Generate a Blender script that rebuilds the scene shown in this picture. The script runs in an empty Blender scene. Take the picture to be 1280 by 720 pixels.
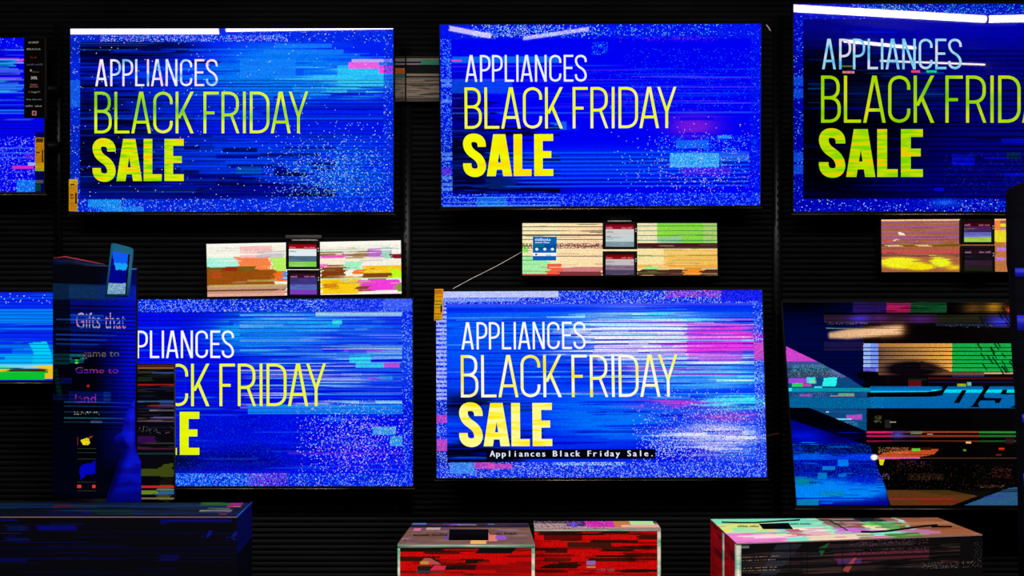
import bpy, math, random
import numpy as np
from mathutils import Vector

# ------------------------------------------------------------------ camera, world, exposure
sc = bpy.context.scene
COL = sc.collection
F = 50.0 / 36.0 * 1280.0            # focal length in pixels of the 1280 wide frame
CZ = 1.5                            # camera height
cam_d = bpy.data.cameras.new('camera'); cam_d.lens = 50; cam_d.sensor_width = 36
cam = bpy.data.objects.new('camera', cam_d); COL.objects.link(cam)
cam.location = (0, 0, CZ); cam.rotation_euler = (math.pi / 2, 0, 0)
sc.camera = cam
w = bpy.data.worlds.new('world'); sc.world = w; w.use_nodes = True
w.node_tree.nodes['Background'].inputs[0].default_value = (.02, .02, .03, 1)
w.node_tree.nodes['Background'].inputs[1].default_value = .03
sc.view_settings.view_transform = 'Standard'; sc.view_settings.look = 'None'
sc.view_settings.exposure = 0; sc.view_settings.gamma = 1
sc.view_settings.use_curve_mapping = False
CEIL = 3.3
WALL = 5.30                         # distance of the slatwall face
TVD = 5.18                          # distance of the upper screens

def area(name, loc, size, power, col=(1, 1, 1), rot=(0, 0, 0)):
    l = bpy.data.lights.new(name, 'AREA'); l.shape = 'RECTANGLE'; l.size, l.size_y = size
    l.energy = power; l.color = col
    o = bpy.data.objects.new(name, l); COL.objects.link(o); o.location = loc; o.rotation_euler = rot
    return o
LIGHT_POWER = 60
ADDED_FILL_AT = [(-1.7, 2.45), (0.1, 2.45), (1.9, 2.45)]

# ------------------------------------------------------------------ colour and material helpers
def lin(a):
    a = np.asarray(a, float) / 255.0
    return np.where(a <= .04045, a / 12.92, ((a + .055) / 1.055) ** 2.4)

def mat(name, col, rough=.5, metal=0, emit=0, spec=.5):
    m = bpy.data.materials.new(name); m.use_nodes = True
    b = m.node_tree.nodes['Principled BSDF']
    c = (*[float(x) for x in lin(col)], 1)
    b.inputs['Base Color'].default_value = c
    b.inputs['Roughness'].default_value = rough; b.inputs['Metallic'].default_value = metal
    b.inputs['Specular IOR Level'].default_value = spec
    if emit:
        b.inputs['Emission Color'].default_value = c; b.inputs['Emission Strength'].default_value = emit
    return m

def noisy(name, c1, c2, scale=(1, 1, 1), rough=.5, lo=.4, hi=.6, spec=.5, metal=0, detail=4):
    m = mat(name, c1, rough, metal, spec=spec); nt = m.node_tree; b = nt.nodes['Principled BSDF']
    tc = nt.nodes.new('ShaderNodeTexCoord'); mp = nt.nodes.new('ShaderNodeMapping'); mp.inputs['Scale'].default_value = scale
    n = nt.nodes.new('ShaderNodeTexNoise'); n.inputs['Scale'].default_value = 1; n.inputs['Detail'].default_value = detail
    r = nt.nodes.new('ShaderNodeValToRGB'); r.color_ramp.elements[0].position = lo; r.color_ramp.elements[1].position = hi
    r.color_ramp.elements[0].color = (*lin(c1), 1); r.color_ramp.elements[1].color = (*lin(c2), 1)
    nt.links.new(tc.outputs['Object'], mp.inputs[0]); nt.links.new(mp.outputs[0], n.inputs['Vector'])
    nt.links.new(n.outputs['Fac'], r.inputs[0]); nt.links.new(r.outputs[0], b.inputs['Base Color'])
    return m

def glow_mat(name, gloss=.05, rough=.03):
    """a lit display: what it shows comes from the mesh's colours, with a glossy glass front"""
    m = bpy.data.materials.new(name); m.use_nodes = True; nt = m.node_tree; nt.nodes.clear()
    a = nt.nodes.new('ShaderNodeAttribute'); a.attribute_name = 'Col'
    e = nt.nodes.new('ShaderNodeEmission'); g = nt.nodes.new('ShaderNodeBsdfGlossy')
    g.inputs['Roughness'].default_value = rough; g.inputs['Color'].default_value = (gloss, gloss, gloss, 1)
    s = nt.nodes.new('ShaderNodeAddShader'); o = nt.nodes.new('ShaderNodeOutputMaterial')
    nt.links.new(a.outputs['Color'], e.inputs[0]); nt.links.new(e.outputs[0], s.inputs[0])
    nt.links.new(g.outputs[0], s.inputs[1]); nt.links.new(s.outputs[0], o.inputs[0])
    return m

def letter_mat(name, cols, strength=1, scale=(7, 7, 150)):
    """lit slide lettering, its colour broken into streaks"""
    m = bpy.data.materials.new(name); m.use_nodes = True; nt = m.node_tree; nt.nodes.clear()
    e = nt.nodes.new('ShaderNodeEmission'); o = nt.nodes.new('ShaderNodeOutputMaterial'); e.inputs[1].default_value = strength
    if len(cols) == 1:
        e.inputs[0].default_value = (*lin(cols[0]), 1)
    else:
        tc = nt.nodes.new('ShaderNodeTexCoord'); mp = nt.nodes.new('ShaderNodeMapping'); mp.inputs['Scale'].default_value = scale
        n = nt.nodes.new('ShaderNodeTexNoise'); n.inputs['Scale'].default_value = 1; n.inputs['Detail'].default_value = 2
        r = nt.nodes.new('ShaderNodeValToRGB'); r.color_ramp.interpolation = 'LINEAR'
        k = len(cols)
        while len(r.color_ramp.elements) < k: r.color_ramp.elements.new(.5)
        for i, c in enumerate(cols):
            r.color_ramp.elements[i].position = .36 + .28 * i / (k - 1); r.color_ramp.elements[i].color = (*lin(c), 1)
        nt.links.new(tc.outputs['Object'], mp.inputs[0]); nt.links.new(mp.outputs[0], n.inputs['Vector'])
        nt.links.new(n.outputs['Fac'], r.inputs[0]); nt.links.new(r.outputs[0], e.inputs[0])
    nt.links.new(e.outputs[0], o.inputs[0])
    return m

def print_mat(name, rough=.5, spec=.3):
    m = mat(name, (128, 128, 128), rough, spec=spec); nt = m.node_tree
    a = nt.nodes.new('ShaderNodeAttribute'); a.attribute_name = 'Col'
    nt.links.new(a.outputs['Color'], nt.nodes['Principled BSDF'].inputs['Base Color'])
    return m

M = dict(
    bezel=mat('bezel_black', (7, 7, 8), .6, spec=.15), housing=mat('housing_black', (6, 6, 7), .7, spec=.15),
    trim=noisy('trim_metal', (60, 50, 46), (150, 130, 120), (3, 3, 3), .3, metal=.8),
    steel=mat('black_steel', (10, 10, 12), .4, .5), screen=glow_mat('screen', .07, .014), lit_sign=glow_mat('lit_sign', .02, .2),
    eink=print_mat('display_print', .4), printed=print_mat('carton_print', .7, .1), dark_print=print_mat('dark_print', .8, .05),
    tag_case=mat('tag_case_black', (4, 4, 5), .7, spec=.15), white=mat('white_plastic', (225, 225, 225), .4),
    clear=mat('clip_strip', (190, 180, 170), .25), glass_blue=noisy('blue_plastic', (0, 0, 190), (0, 20, 255), (8, 8, 30), .75, spec=.1),
    black=mat('matte_black', (5, 5, 6), .7), cable=mat('pale_cable', (235, 225, 225), .5),
    slot=mat('slot_black', (2, 2, 2), .9, spec=.02), tape=noisy('edge_tape', (205, 200, 185), (90, 160, 130), (6, 6, 40), .35),
    yellow=mat('yellow_label', (255, 190, 10), .5),
)

# ------------------------------------------------------------------ placing by depth
def P(x, y, D):
    return Vector(((x - 640) / F * D, D, CZ + (360 - y) / F * D))

def on_plane(x, y, c, n):
    o = Vector((0, 0, CZ)); d = P(x, y, 1) - o
    return o + d * ((c - o).dot(n) / d.dot(n))

# ------------------------------------------------------------------ objects
def tag(o, label=None, cat=None, group=None, kind=None):
    if label: o['label'] = label
    if cat: o['category'] = cat
    if group: o['group'] = group
    if kind: o['kind'] = kind
    return o

def thing(name, label, cat, loc, group=None):
    o = bpy.data.objects.new(name, None); COL.objects.link(o); o.location = loc
    o.empty_display_size = .1
    return tag(o, label, cat, group)

class MB:
    """collects faces with a material slot and optional face colours, builds ONE mesh object"""
    def __init__(s): s.v = []; s.nv = 0; s.f = []; s.mats = []
    def mi(s, m):
        if m not in s.mats: s.mats.append(m)
        return s.mats.index(m)
    def add(s, verts, faces, m, cols=None):
        verts = np.asarray([tuple(v) for v in verts], float) if not isinstance(verts, np.ndarray) else verts
        if isinstance(faces, np.ndarray): fl = [faces + s.nv]
        else:
            by = {}
            for q in faces: by.setdefault(len(q), []).append(q)
            fl = [np.array(a) + s.nv for a in by.values()]
        s.v.append(verts); s.nv += len(verts)
        for a in fl:
            c = np.tile([1.0, 1, 1], (len(a), 1)) if cols is None else (np.tile(cols, (len(a), 1)) if np.ndim(cols) == 1 else cols)
            s.f.append((a, s.mi(m), c))
        return s
    def box(s, lo, hi, m):
        x0, y0, z0 = lo; x1, y1, z1 = hi
        return s.prism([(x0, z0), (x1, z0), (x1, z1), (x0, z1)], y0, y1, m)
    def prism(s, pts, y0, y1, m):
        n = len(pts)
        v = [(x, y0, z) for x, z in pts] + [(x, y1, z) for x, z in pts]
        f = [tuple(range(n)), tuple(range(2 * n - 1, n - 1, -1))] + [(i, i + n, (i + 1) % n + n, (i + 1) % n) for i in range(n)]
        return s.add(v, f, m)
    def hexa(s, a, b, m):
        """two matching quads a (front) and b (back)"""
        f = [(0, 1, 2, 3), (7, 6, 5, 4)] + [(i, i + 4, (i + 1) % 4 + 4, (i + 1) % 4) for i in range(4)]
        return s.add(list(a) + list(b), f, m)
    def ring(s, a, b, c, d, m):
        """a frame: outer front a, inner front b, outer back c, inner back d (4 points each)"""
        v = list(a) + list(b) + list(c) + list(d); f = []
        for i in range(4):
            j = (i + 1) % 4
            f += [(i, j, 4 + j, 4 + i), (8 + i, 12 + i, 12 + j, 8 + j), (i, 8 + i, 8 + j, j), (4 + i, 4 + j, 12 + j, 12 + i)]
        return s.add(v, f, m)
    def tube(s, p, q, r, m, n=10):
        p, q = Vector(p), Vector(q); d = (q - p).normalized()
        u = d.orthogonal().normalized(); w_ = d.cross(u)
        ring = [u * math.cos(2 * math.pi * k / n) * r + w_ * math.sin(2 * math.pi * k / n) * r for k in range(n)]
        v = [p + a for a in ring] + [q + a for a in ring]
        f = [(k, (k + 1) % n, (k + 1) % n + n, k + n) for k in range(n)] + [tuple(range(n))[::-1], tuple(range(n, 2 * n))]
        return s.add(v, f, m)
    def build(s, name, parent=None, origin=None, bevel=0):
        me = bpy.data.meshes.new(name); V = np.concatenate(s.v)
        org = origin if origin is not None else Vector((0, 0, 0))
        V = V - np.array(tuple(org))
        me.vertices.add(len(V)); me.vertices.foreach_set('co', V.astype(np.float32).ravel())
        nl = sum(a.size for a, _, _ in s.f); nf = sum(len(a) for a, _, _ in s.f)
        me.loops.add(nl); me.polygons.add(nf)
        me.loops.foreach_set('vertex_index', np.concatenate([a.ravel() for a, _, _ in s.f]).astype(np.int32))
        tot = np.concatenate([np.full(len(a), a.shape[1]) for a, _, _ in s.f])
        st = np.concatenate([[0], np.cumsum(tot)[:-1]])
        me.polygons.foreach_set('loop_start', st.astype(np.int32))
        me.polygons.foreach_set('material_index', np.concatenate([np.full(len(a), m) for a, m, _ in s.f]).astype(np.int32))
        me.update(calc_edges=True); me.validate()
        for m in s.mats: me.materials.append(m)
        if any(m.node_tree and any(n.type == 'ATTRIBUTE' for n in m.node_tree.nodes) for m in s.mats):
            ca = me.color_attributes.new('Col', 'FLOAT_COLOR', 'CORNER')
            C = np.concatenate([np.repeat(c, a.shape[1], axis=0) for a, _, c in s.f])
            C = np.hstack([C, np.ones((len(C), 1))])
            ca.data.foreach_set('color', C.astype(np.float32).ravel())
        o = bpy.data.objects.new(name, me); COL.objects.link(o)
        if parent is not None: o.parent = parent
        elif origin is not None: o.location = origin
        if bevel:
            b = o.modifiers.new('bevel', 'BEVEL'); b.width = bevel; b.segments = 2; b.limit_method = 'ANGLE'
        return o

def kid(t, name):
    return [o for o in t.children if o.name.split('.')[0] == name][0]

def one(mb, name, label, cat, origin, group=None, bevel=0):
    return tag(mb.build(name, None, origin, bevel), label, cat, group)

# ------------------------------------------------------------------ canvas: what displays and prints show, in picture-sized cells
class Cv:
    def __init__(s, x0, y0, x1, y1, bg=(0, 0, 0), seed=0, k=1):
        s.x0, s.y0, s.k = x0, y0, k
        s.W, s.H = int(round((x1 - x0) * k)), int(round((y1 - y0) * k))
        s.a = np.tile(np.array(bg, float), (s.H, s.W, 1)); s.r = np.random.RandomState(seed)
    def sl(s, x0, y0, x1, y1):
        f = lambda v, m: int(min(max(round(v * s.k), 0), m))
        return f(x0 - s.x0, s.W), f(y0 - s.y0, s.H), f(x1 - s.x0, s.W), f(y1 - s.y0, s.H)
    def rect(s, x0, y0, x1, y1, c, al=1):
        a, b, c_, d = s.sl(x0, y0, x1, y1)
        s.a[b:d, a:c_] = s.a[b:d, a:c_] * (1 - al) + np.array(c, float) * al
        return s
    def poly(s, pts, c, al=1):
        yy, xx = np.mgrid[0:s.H, 0:s.W]; xx = xx / s.k + s.x0 + .5; yy = yy / s.k + s.y0 + .5
        inside = np.zeros((s.H, s.W), bool); n = len(pts)
        for i in range(n):
            (xa, ya), (xb, yb) = pts[i], pts[(i + 1) % n]
            if ya == yb: continue
            hit = ((ya > yy) != (yb > yy)) & (xx < (xb - xa) * (yy - ya) / (yb - ya) + xa)
            inside ^= hit
        s.a[inside] = s.a[inside] * (1 - al) + np.array(c, float) * al
        return s
    def blob(s, cx, cy, rx, ry, c, k=1, p=1):
        yy, xx = np.mgrid[0:s.H, 0:s.W]; xx = xx / s.k + s.x0; yy = yy / s.k + s.y0
        g = np.clip(k * np.exp(-(((xx - cx) / rx) ** 2 + ((yy - cy) / ry) ** 2) ** p), 0, 1)[..., None]
        s.a = s.a * (1 - g) + np.array(c, float) * g
        return s
    def noise(s, lx, ly):
        """smooth value noise with cells lx by ly pixels"""
        gw, gh = int(s.W / lx) + 3, int(s.H / ly) + 3
        g = s.r.rand(gh, gw); x = np.arange(s.W) / lx; y = np.arange(s.H) / ly
        xi, yi = x.astype(int), y.astype(int); fx, fy = x - xi, y - yi
        fx = fx * fx * (3 - 2 * fx); fy = fy * fy * (3 - 2 * fy)
        A = g[yi][:, xi] * (1 - fx) + g[yi][:, xi + 1] * fx; B = g[yi + 1][:, xi] * (1 - fx) + g[yi + 1][:, xi + 1] * fx
        return A * (1 - fy)[:, None] + B * fy[:, None]
    def jitter(s, amp, band=(1, 4), region=None, prob=.8):
        """rows pushed sideways in thin bands"""
        a, b, c, d = s.sl(*region) if region else (0, 0, s.W, s.H)
        y = b; src = s.a.copy()
        while y < d:
            h = s.r.randint(band[0], band[1] + 1)
            if s.r.rand() < prob:
                sh = int(s.r.randn() * amp); idx = np.clip(np.arange(a, c) + sh, a, c - 1)
                s.a[y:min(y + h, d), a:c] = src[y:min(y + h, d)][:, idx]
            y += h
        return s
    def swap(s, n, region, wr, hr, reach=60, al=1):
        """blocks copied from nearby"""
        a, b, c, d = s.sl(*region)
        for _ in range(n):
            w_, h = s.r.randint(*wr), s.r.randint(*hr)
            x = s.r.randint(a, max(a + 1, c - w_)); y = s.r.randint(b, max(b + 1, d - h))
            x2 = int(np.clip(x + s.r.randn() * reach, a, max(a, c - w_))); y2 = int(np.clip(y + s.r.randn() * reach * .5, b, max(b, d - h)))
            blk = s.a[y2:y2 + h, x2:x2 + w_]; hh, ww = blk.shape[:2]
            col = blk.mean((0, 1)) * .7 + blk * .3
            t = s.a[y:y + hh, x:x + ww]; m = t.shape
            s.a[y:y + hh, x:x + ww] = t * (1 - al) + col[:m[0], :m[1]] * al
        return s
    def streaks(s, n, region, cols, lr=(20, 160), hr=(1, 3), al=(.3, .9), fade=True):
        a, b, c, d = s.sl(*region)
        for _ in range(n):
            L = s.r.randint(*lr); h = s.r.randint(hr[0], hr[1] + 1)
            x = s.r.randint(a - L // 2, max(a + 1, c - L // 2)); y = s.r.randint(b, max(b + 1, d))
            x0, x1 = max(a, x), min(c, x + L)
            if x1 <= x0: continue
            t = (np.arange(x0, x1) - x) / L
            g = (np.minimum(1, np.minimum(t, 1 - t) * (5 if fade else 1e3)) * s.r.uniform(*al))[None, :, None]
            q = s.a[y:min(y + h, d), x0:x1]
            s.a[y:min(y + h, d), x0:x1] = q * (1 - g) + np.array(cols[s.r.randint(len(cols))], float) * g
        return s
    def speck(s, region, dens, cols, al=.9, falloff=None):
        a, b, c, d = s.sl(*region); m = s.r.rand(d - b, c - a)
        dn = np.full((d - b, c - a), float(dens))
        if falloff is not None:
            cx, cy, rx, ry = falloff; yy, xx = np.mgrid[b:d, a:c]; xx = xx / s.k + s.x0; yy = yy / s.k + s.y0
            dn = dn * np.exp(-((xx - cx) / rx) ** 2 - ((yy - cy) / ry) ** 2)
        hit = m < dn; q = s.a[b:d, a:c]; n = hit.sum()
        col = np.array(cols, float)[s.r.randint(len(cols), size=n)]; aa = (al * s.r.uniform(.5, 1, n))[:, None]
        q[hit] = q[hit] * (1 - aa) + col * aa
        return s
    def grain(s, region, amp, cols=None):
        a, b, c, d = s.sl(*region); q = s.a[b:d, a:c]
        q *= np.clip(1 + s.r.randn(d - b, c - a)[..., None] * amp, 0, 2.5); return s
    def scan(s, region, period, dark, phase=0, width=2):
        a, b, c, d = s.sl(*region)
        for y in np.arange(b + phase, d, period * s.k):
            y = int(y); s.a[y:min(y + width, d), a:c] *= (1 - dark * s.r.uniform(.6, 1.1))
        return s
    def modulate(s, region, lx, ly, lo, hi):
        a, b, c, d = s.sl(*region); n = s.noise(lx, ly)[b:d, a:c]; n = np.clip((n - .25) * 2, 0, 1)
        s.a[b:d, a:c] *= (lo + (hi - lo) * n)[..., None]; return s
    def slantfit(s, xl0, xl1, xr):
        """rows squeezed so that their left ends follow the slanted edge of the display"""
        out = s.a.copy()
        for j in range(s.H):
            xl = xl0 + (xl1 - xl0) * (j + .5) / s.H
            xs = (xl + (np.arange(s.W) + .5) / s.W * (xr - xl) - s.x0) * s.k
            out[j] = s.a[j][np.clip(xs.astype(int), 0, s.W - 1)]
        s.a = out; return s
    def paste(s, o, pts):
        t = np.zeros((s.H, s.W)); m = Cv.__new__(Cv); m.x0, m.y0, m.k, m.W, m.H = s.x0, s.y0, s.k, s.W, s.H
        m.a = np.zeros((s.H, s.W, 3)); m.poly(pts, (1, 1, 1)); k = m.a[..., 0] > .5; s.a[k] = o.a[k]; return s
    def cols(s): return lin(np.clip(s.a, 0, 255)).reshape(-1, 3)

def grid(mb, q, cv, m, off=Vector((0, 0, 0))):
    """lays the canvas on the quad q = TL, TR, BR, BL as cells"""
    W, H = cv.W, cv.H; q = [np.array(tuple(p + off)) for p in q]
    s_ = np.linspace(0, 1, W + 1)[None, :, None]; t = np.linspace(0, 1, H + 1)[:, None, None]
    V = (q[0] * (1 - s_) + q[1] * s_) * (1 - t) + (q[3] * (1 - s_) + q[2] * s_) * t
    i = np.arange(H)[:, None] * (W + 1) + np.arange(W)[None, :]
    f = np.stack([i + W + 1, i + W + 2, i + 1, i], -1).reshape(-1, 4)
    mb.add(V.reshape(-1, 3), f, m, cv.cols())

# ------------------------------------------------------------------ lettering
def arcs(pts, r, n=6):
    out = [pts[0]]
    for i in range(1, len(pts) - 1):
        p0, p, p1 = np.array(pts[i - 1], float), np.array(pts[i], float), np.array(pts[i + 1], float)
        a, b = p0 - p, p1 - p; la, lb = np.linalg.norm(a), np.linalg.norm(b)
        rr = min(r, la * .48 if i > 1 else la * .85, lb * .48 if i < len(pts) - 2 else lb * .85)
        A, B = p + a / la * rr, p + b / lb * rr
        for k in range(n + 1):
            u = k / n; out.append(tuple((1 - u) ** 2 * A + 2 * u * (1 - u) * (p * .82 + (A + B) * .09) + u * u * B))
    out.append(pts[-1]); return out

def ribbon(pts, t):
    p = [np.array(a, float) for a in pts]; L, R = [], []
    for i in range(len(p)):
        d0 = p[i] - p[i - 1] if i else p[1] - p[0]; d1 = p[i + 1] - p[i] if i < len(p) - 1 else d0
        d0 = d0 / (np.linalg.norm(d0) + 1e-9); d1 = d1 / (np.linalg.norm(d1) + 1e-9)
        n0, n1 = np.array([-d0[1], d0[0]]), np.array([-d1[1], d1[0]]); n = n0 + n1; n /= np.linalg.norm(n) + 1e-9
        k = t / 2 / max(.5, n.dot(n0)); L.append(p[i] + n * k); R.append(p[i] - n * k)
    return [[L[i], L[i + 1], R[i + 1], R[i]] for i in range(len(p) - 1)]

def slant(x0, y0, x1, y1, hw): return [[(x0 - hw, y0), (x0 + hw, y0), (x1 + hw, y1), (x1 - hw, y1)]]

def glyph(c, w_, t, bold=False):
    """polygons of a condensed capital, cap height 1, width w_, stroke t"""
    h = t / 2; tb = t * .8 if bold else t; g = tb / 2; r = .2 if bold else .19
    V = lambda x, a=0, b=1: [[(x - h, a), (x + h, a), (x + h, b), (x - h, b)]]
    B = lambda x0, x1, y: [[(x0, y - g), (x1, y - g), (x1, y + g), (x0, y + g)]]
    if c == 'I': return V(w_ / 2)
    if c == 'L': return V(h) + B(0, w_, g)
    if c == 'E': return V(h) + B(0, w_, g) + B(0, w_ * .9, .51) + B(0, w_, 1 - g)
    if c == 'F': return V(h) + B(0, w_ * .72, .49) + B(0, w_, 1 - g)
    if c == 'A':
        k = h * 1.04; return slant(k, 0, w_ / 2 - k * .35, 1, k) + slant(w_ - k, 0, w_ / 2 + k * .35, 1, k) + B(w_ * .2, w_ * .8, .27 if not bold else .24)
    if c == 'N': return V(h) + V(w_ - h) + slant(h * 1.1, 1, w_ - h * 1.1, 0, h * 1.1)
    if c == 'K': return V(h) + slant(h * 1.2 + t * .5, .36, w_ - h * 1.1, 1, h * 1.15) + slant(w_ * .38, .55, w_ - h * 1.1, 0, h * 1.15)
    if c == 'Y': return slant(h, 1, w_ / 2, .4, h) + slant(w_ - h, 1, w_ / 2, .4, h) + V(w_ / 2, 0, .42)
    if c == 'P': return V(h) + ribbon(arcs([(h, 1 - h), (w_ - h, 1 - h), (w_ - h, .43), (h, .43)], .2), t)
    if c == 'R': return V(h) + ribbon(arcs([(h, 1 - h), (w_ - h * 1.4, 1 - h), (w_ - h * 1.4, .44), (h, .44)], .2), t) + slant(w_ * .55, .44, w_ - h, 0, h)
    if c == 'B': return V(h) + ribbon(arcs([(h, 1 - h), (w_ - h * 1.7, 1 - h), (w_ - h * 1.7, .53), (h, .53)], .17), t) + ribbon(arcs([(h, .53), (w_ - h, .53), (w_ - h, h), (h, h)], .19), t)
    if c == 'D': return V(h) + ribbon(arcs([(h, 1 - h), (w_ - h, 1 - h), (w_ - h, h), (h, h)], .23), t)
    if c == 'C': return ribbon(arcs([(w_ - h, .7), (w_ - h, 1 - h), (h, 1 - h), (h, h), (w_ - h, h), (w_ - h, .3)], .22), t)
    if c == 'S':
        if bold: return ribbon(arcs([(w_ - h, .7), (w_ - h, 1 - g), (h, 1 - g), (h, .64), (w_ - h, .38), (w_ - h, g), (h, g), (h, .31)], .24), t * .97)
        return ribbon(arcs([(w_ - h, .73), (w_ - h, 1 - h), (h, 1 - h), (h, .62), (w_ - h, .4), (w_ - h, h), (h, h), (h, .27)], .19), t)
    return []

# slide layout measured on the slide: (letter, left, right), in screen pixels of a 403 x 229 slide
z = 1 / 4.557
L1 = [('A', 543, 612), ('P', 628, 688), ('P', 697, 758), ('L', 770, 822), ('I', 835, 850), ('A', 860, 930), ('N', 943, 1010), ('C', 1025, 1094), ('E', 1108, 1163), ('S', 1172, 1240)]
L1 = [(c, a * z - 88, b * z - 88) for c, a, b in L1]
L2 = [('B', 538, 636), ('L', 652, 737), ('A', 748, 860), ('C', 873, 983), ('K', 1000, 1102)]
L2 = [(c, a * z - 88, b * z - 88) for c, a, b in L2] + [(c, 240 + a / 4 - 88, 240 + b / 4 - 88) for c, a, b in
      [('F', 57, 133), ('R', 147, 236), ('I', 253, 269), ('D', 288, 386), ('A', 393, 492), ('Y', 483, 579)]]
L3 = [(c, a / 4 - 88, b / 4 - 88) for c, a, b in [('S', 462, 579), ('A', 582, 710), ('L', 718, 808), ('E', 822, 918)]]
SLIDE = [(L1, 38.3, 72.0, 'm1', .078, False), (L2, 79.0, 131.0, 'm2', .066, False), (L3, 138.0, 190.8, 'm3', .205, True)]

def lettering(mb, at, mats, skip=0):
    for line, y0, y1, key, t, bold in SLIDE:
        H = y1 - y0
        for c, a, b in line:
            for poly in glyph(c, (b - a) / H, t, bold):
                mb.add([at((a + p[0] * H) / 403, (y1 - p[1] * H) / 229) for p in poly], [tuple(range(len(poly)))], mats[key])

_font = {}
def text_polys(ch):
    if ch not in _font:
        cu = bpy.data.curves.new('t', 'FONT'); cu.body = ch; cu.resolution_u = 3
        o = bpy.data.objects.new('t', cu); COL.objects.link(o)
        bpy.context.view_layer.update()
        me = o.to_mesh(); vs = [(v.co.x, v.co.y) for v in me.vertices]; fs = [tuple(p.vertices) for p in me.polygons]
        o.to_mesh_clear(); bpy.data.objects.remove(o); bpy.data.curves.remove(cu)
        _font[ch] = (vs, fs)
    return _font[ch]

def text(mb, s, x, y, h, at, m, width=None, mono=False, cols=None, bold=0):
    """writes s with its baseline start at x, y (pixels), cap height h"""
    if mono:
        adv = width / len(s)
        for i, ch in enumerate(s):
            if ch == ' ': continue
            vs, fs = text_polys(ch); xs = [v[0] for v in vs]; cx = (min(xs) + max(xs)) / 2; ww = (max(xs) - min(xs))
            k = h / .73; sx = min(k * 1.05, adv * .86 / max(ww, .05)) if ch not in '.ilIj' else k
            for dx in ([0] if not bold else [-bold / 2, bold / 2]):
                mb.add([at(x + (i + .5) * adv + (v[0] - cx) * sx + dx, y - v[1] * k) for v in vs], fs, m, cols)
        return
    vs, fs = text_polys(s); xs = [v[0] for v in vs]; k = h / .73
    sx = width / (max(xs) - min(xs)) if width else k
    for dx in ([0] if not bold else [-bold / 2, bold / 2]):
        mb.add([at(x + (v[0] - min(xs)) * sx + dx, y - v[1] * k) for v in vs], fs, m, cols)

def marks(mb, x, y, h, at, m, width, cols, seed=1, words=2):
    """a line of print too small to read: uneven upright and flat dashes on the baseline y"""
    r = random.Random(seed); cx = x; gap = {int(width / (h * .62) * (i + 1) / words) for i in range(words - 1)}; k = 0
    while cx < x + width - h * .3:
        w_ = h * r.uniform(.36, .6)
        if k not in gap:
            y0 = y - h * r.choice([.7, .7, 1]); t = h * .2
            for q in ([(cx, y0), (cx + t, y0), (cx + t, y), (cx, y)], [(cx, y - t), (cx + w_, y - t), (cx + w_, y), (cx, y)],
                      [(cx, y0 + h * .25), (cx + w_, y0 + h * .25), (cx + w_, y0 + h * .25 + t), (cx, y0 + h * .25 + t)])[:r.choice([2, 3, 3])]:
                mb.add([at(*p) for p in q[::-1]], [(0, 1, 2, 3)], m, cols)
        cx += w_ + h * .16; k += 1

# ------------------------------------------------------------------ room
slat = noisy('slatwall_black', (5, 6, 6), (19, 18, 20), (1.1, 1, 5), .7, .42, .6, spec=.06)
def slatwall():
    pts = []; step = .0209; zt = CEIL; k = 0; zz = zt
    prof = []
    while zz > 0:
        prof += [(WALL, zz), (WALL, zz - step * .78), (WALL + .008, zz - step * .8), (WALL + .008, zz - step * .98)]
        zz -= step
    prof += [(WALL, 0)]
    v = [(x, y, max(z_, 0)) for y, z_ in prof for x in (-3.6, 3.6)]
    f = [(2 * i, 2 * i + 1, 2 * i + 3, 2 * i + 2) for i in range(len(prof) - 1)]
    mb = MB(); mb.add(v, f, slat); mb.box((-3.6, WALL + .02, 0), (3.6, WALL + .1, CEIL), slat)
    return mb.build('wall_back')
tag(slatwall(), kind='structure')
tag(MB().box((-3.6, -4, -.1), (3.6, WALL + .1, 0), noisy('floor_carpet', (22, 22, 26), (32, 31, 36), (20, 20, 20), .9)).build('floor'), kind='structure')
tag(MB().box((-3.6, -4, CEIL), (3.6, WALL + .1, CEIL + .1), mat('ceiling_black', (12, 12, 13), .9)).build('ceiling'), kind='structure')
tag(MB().box((-3.7, -4, 0), (-3.6, WALL + .1, CEIL), mat('side_wall', (12, 12, 13), .9)).build('wall_left'), kind='structure')
tag(MB().box((3.6, -4, 0), (3.7, WALL + .1, CEIL), mat('side_wall_r', (12, 12, 13), .9)).build('wall_right'), kind='structure')

# ------------------------------------------------------------------ added fill lights and ceiling tubes
tube_m = mat('tube_glow', (255, 244, 238), .4, emit=1)
def set_emit(m, s): m.node_tree.nodes['Principled BSDF'].inputs['Emission Strength'].default_value = s; return m
panel_glow = set_emit(mat('panel_glow', (255, 246, 236), .6, emit=1), 2)
for i, (x, y) in enumerate(ADDED_FILL_AT):  # unseen fill lights, added to brighten the carton lids and fronts
    t = thing('ceiling_light', ['rectangular white ceiling light above the left half of the display wall',
                                'rectangular white ceiling light above the middle of the display wall',
                                'rectangular white ceiling light above the right half of the display wall'][i],
              'ceiling light', (x, y, CEIL), 'ceiling lights over the display')
    MB().box((-.62, -.17, -.06), (.62, .17, 0), M['white']).build('housing', t, bevel=.004)
    MB().box((-.58, -.14, -.068), (.58, .14, -.0605), panel_glow).build('diffuser', t)
    area('ceiling_light_lamp', (x, y, CEIL - .08), (1.16, .28), LIGHT_POWER, (1, .95, .9)).parent = None

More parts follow.
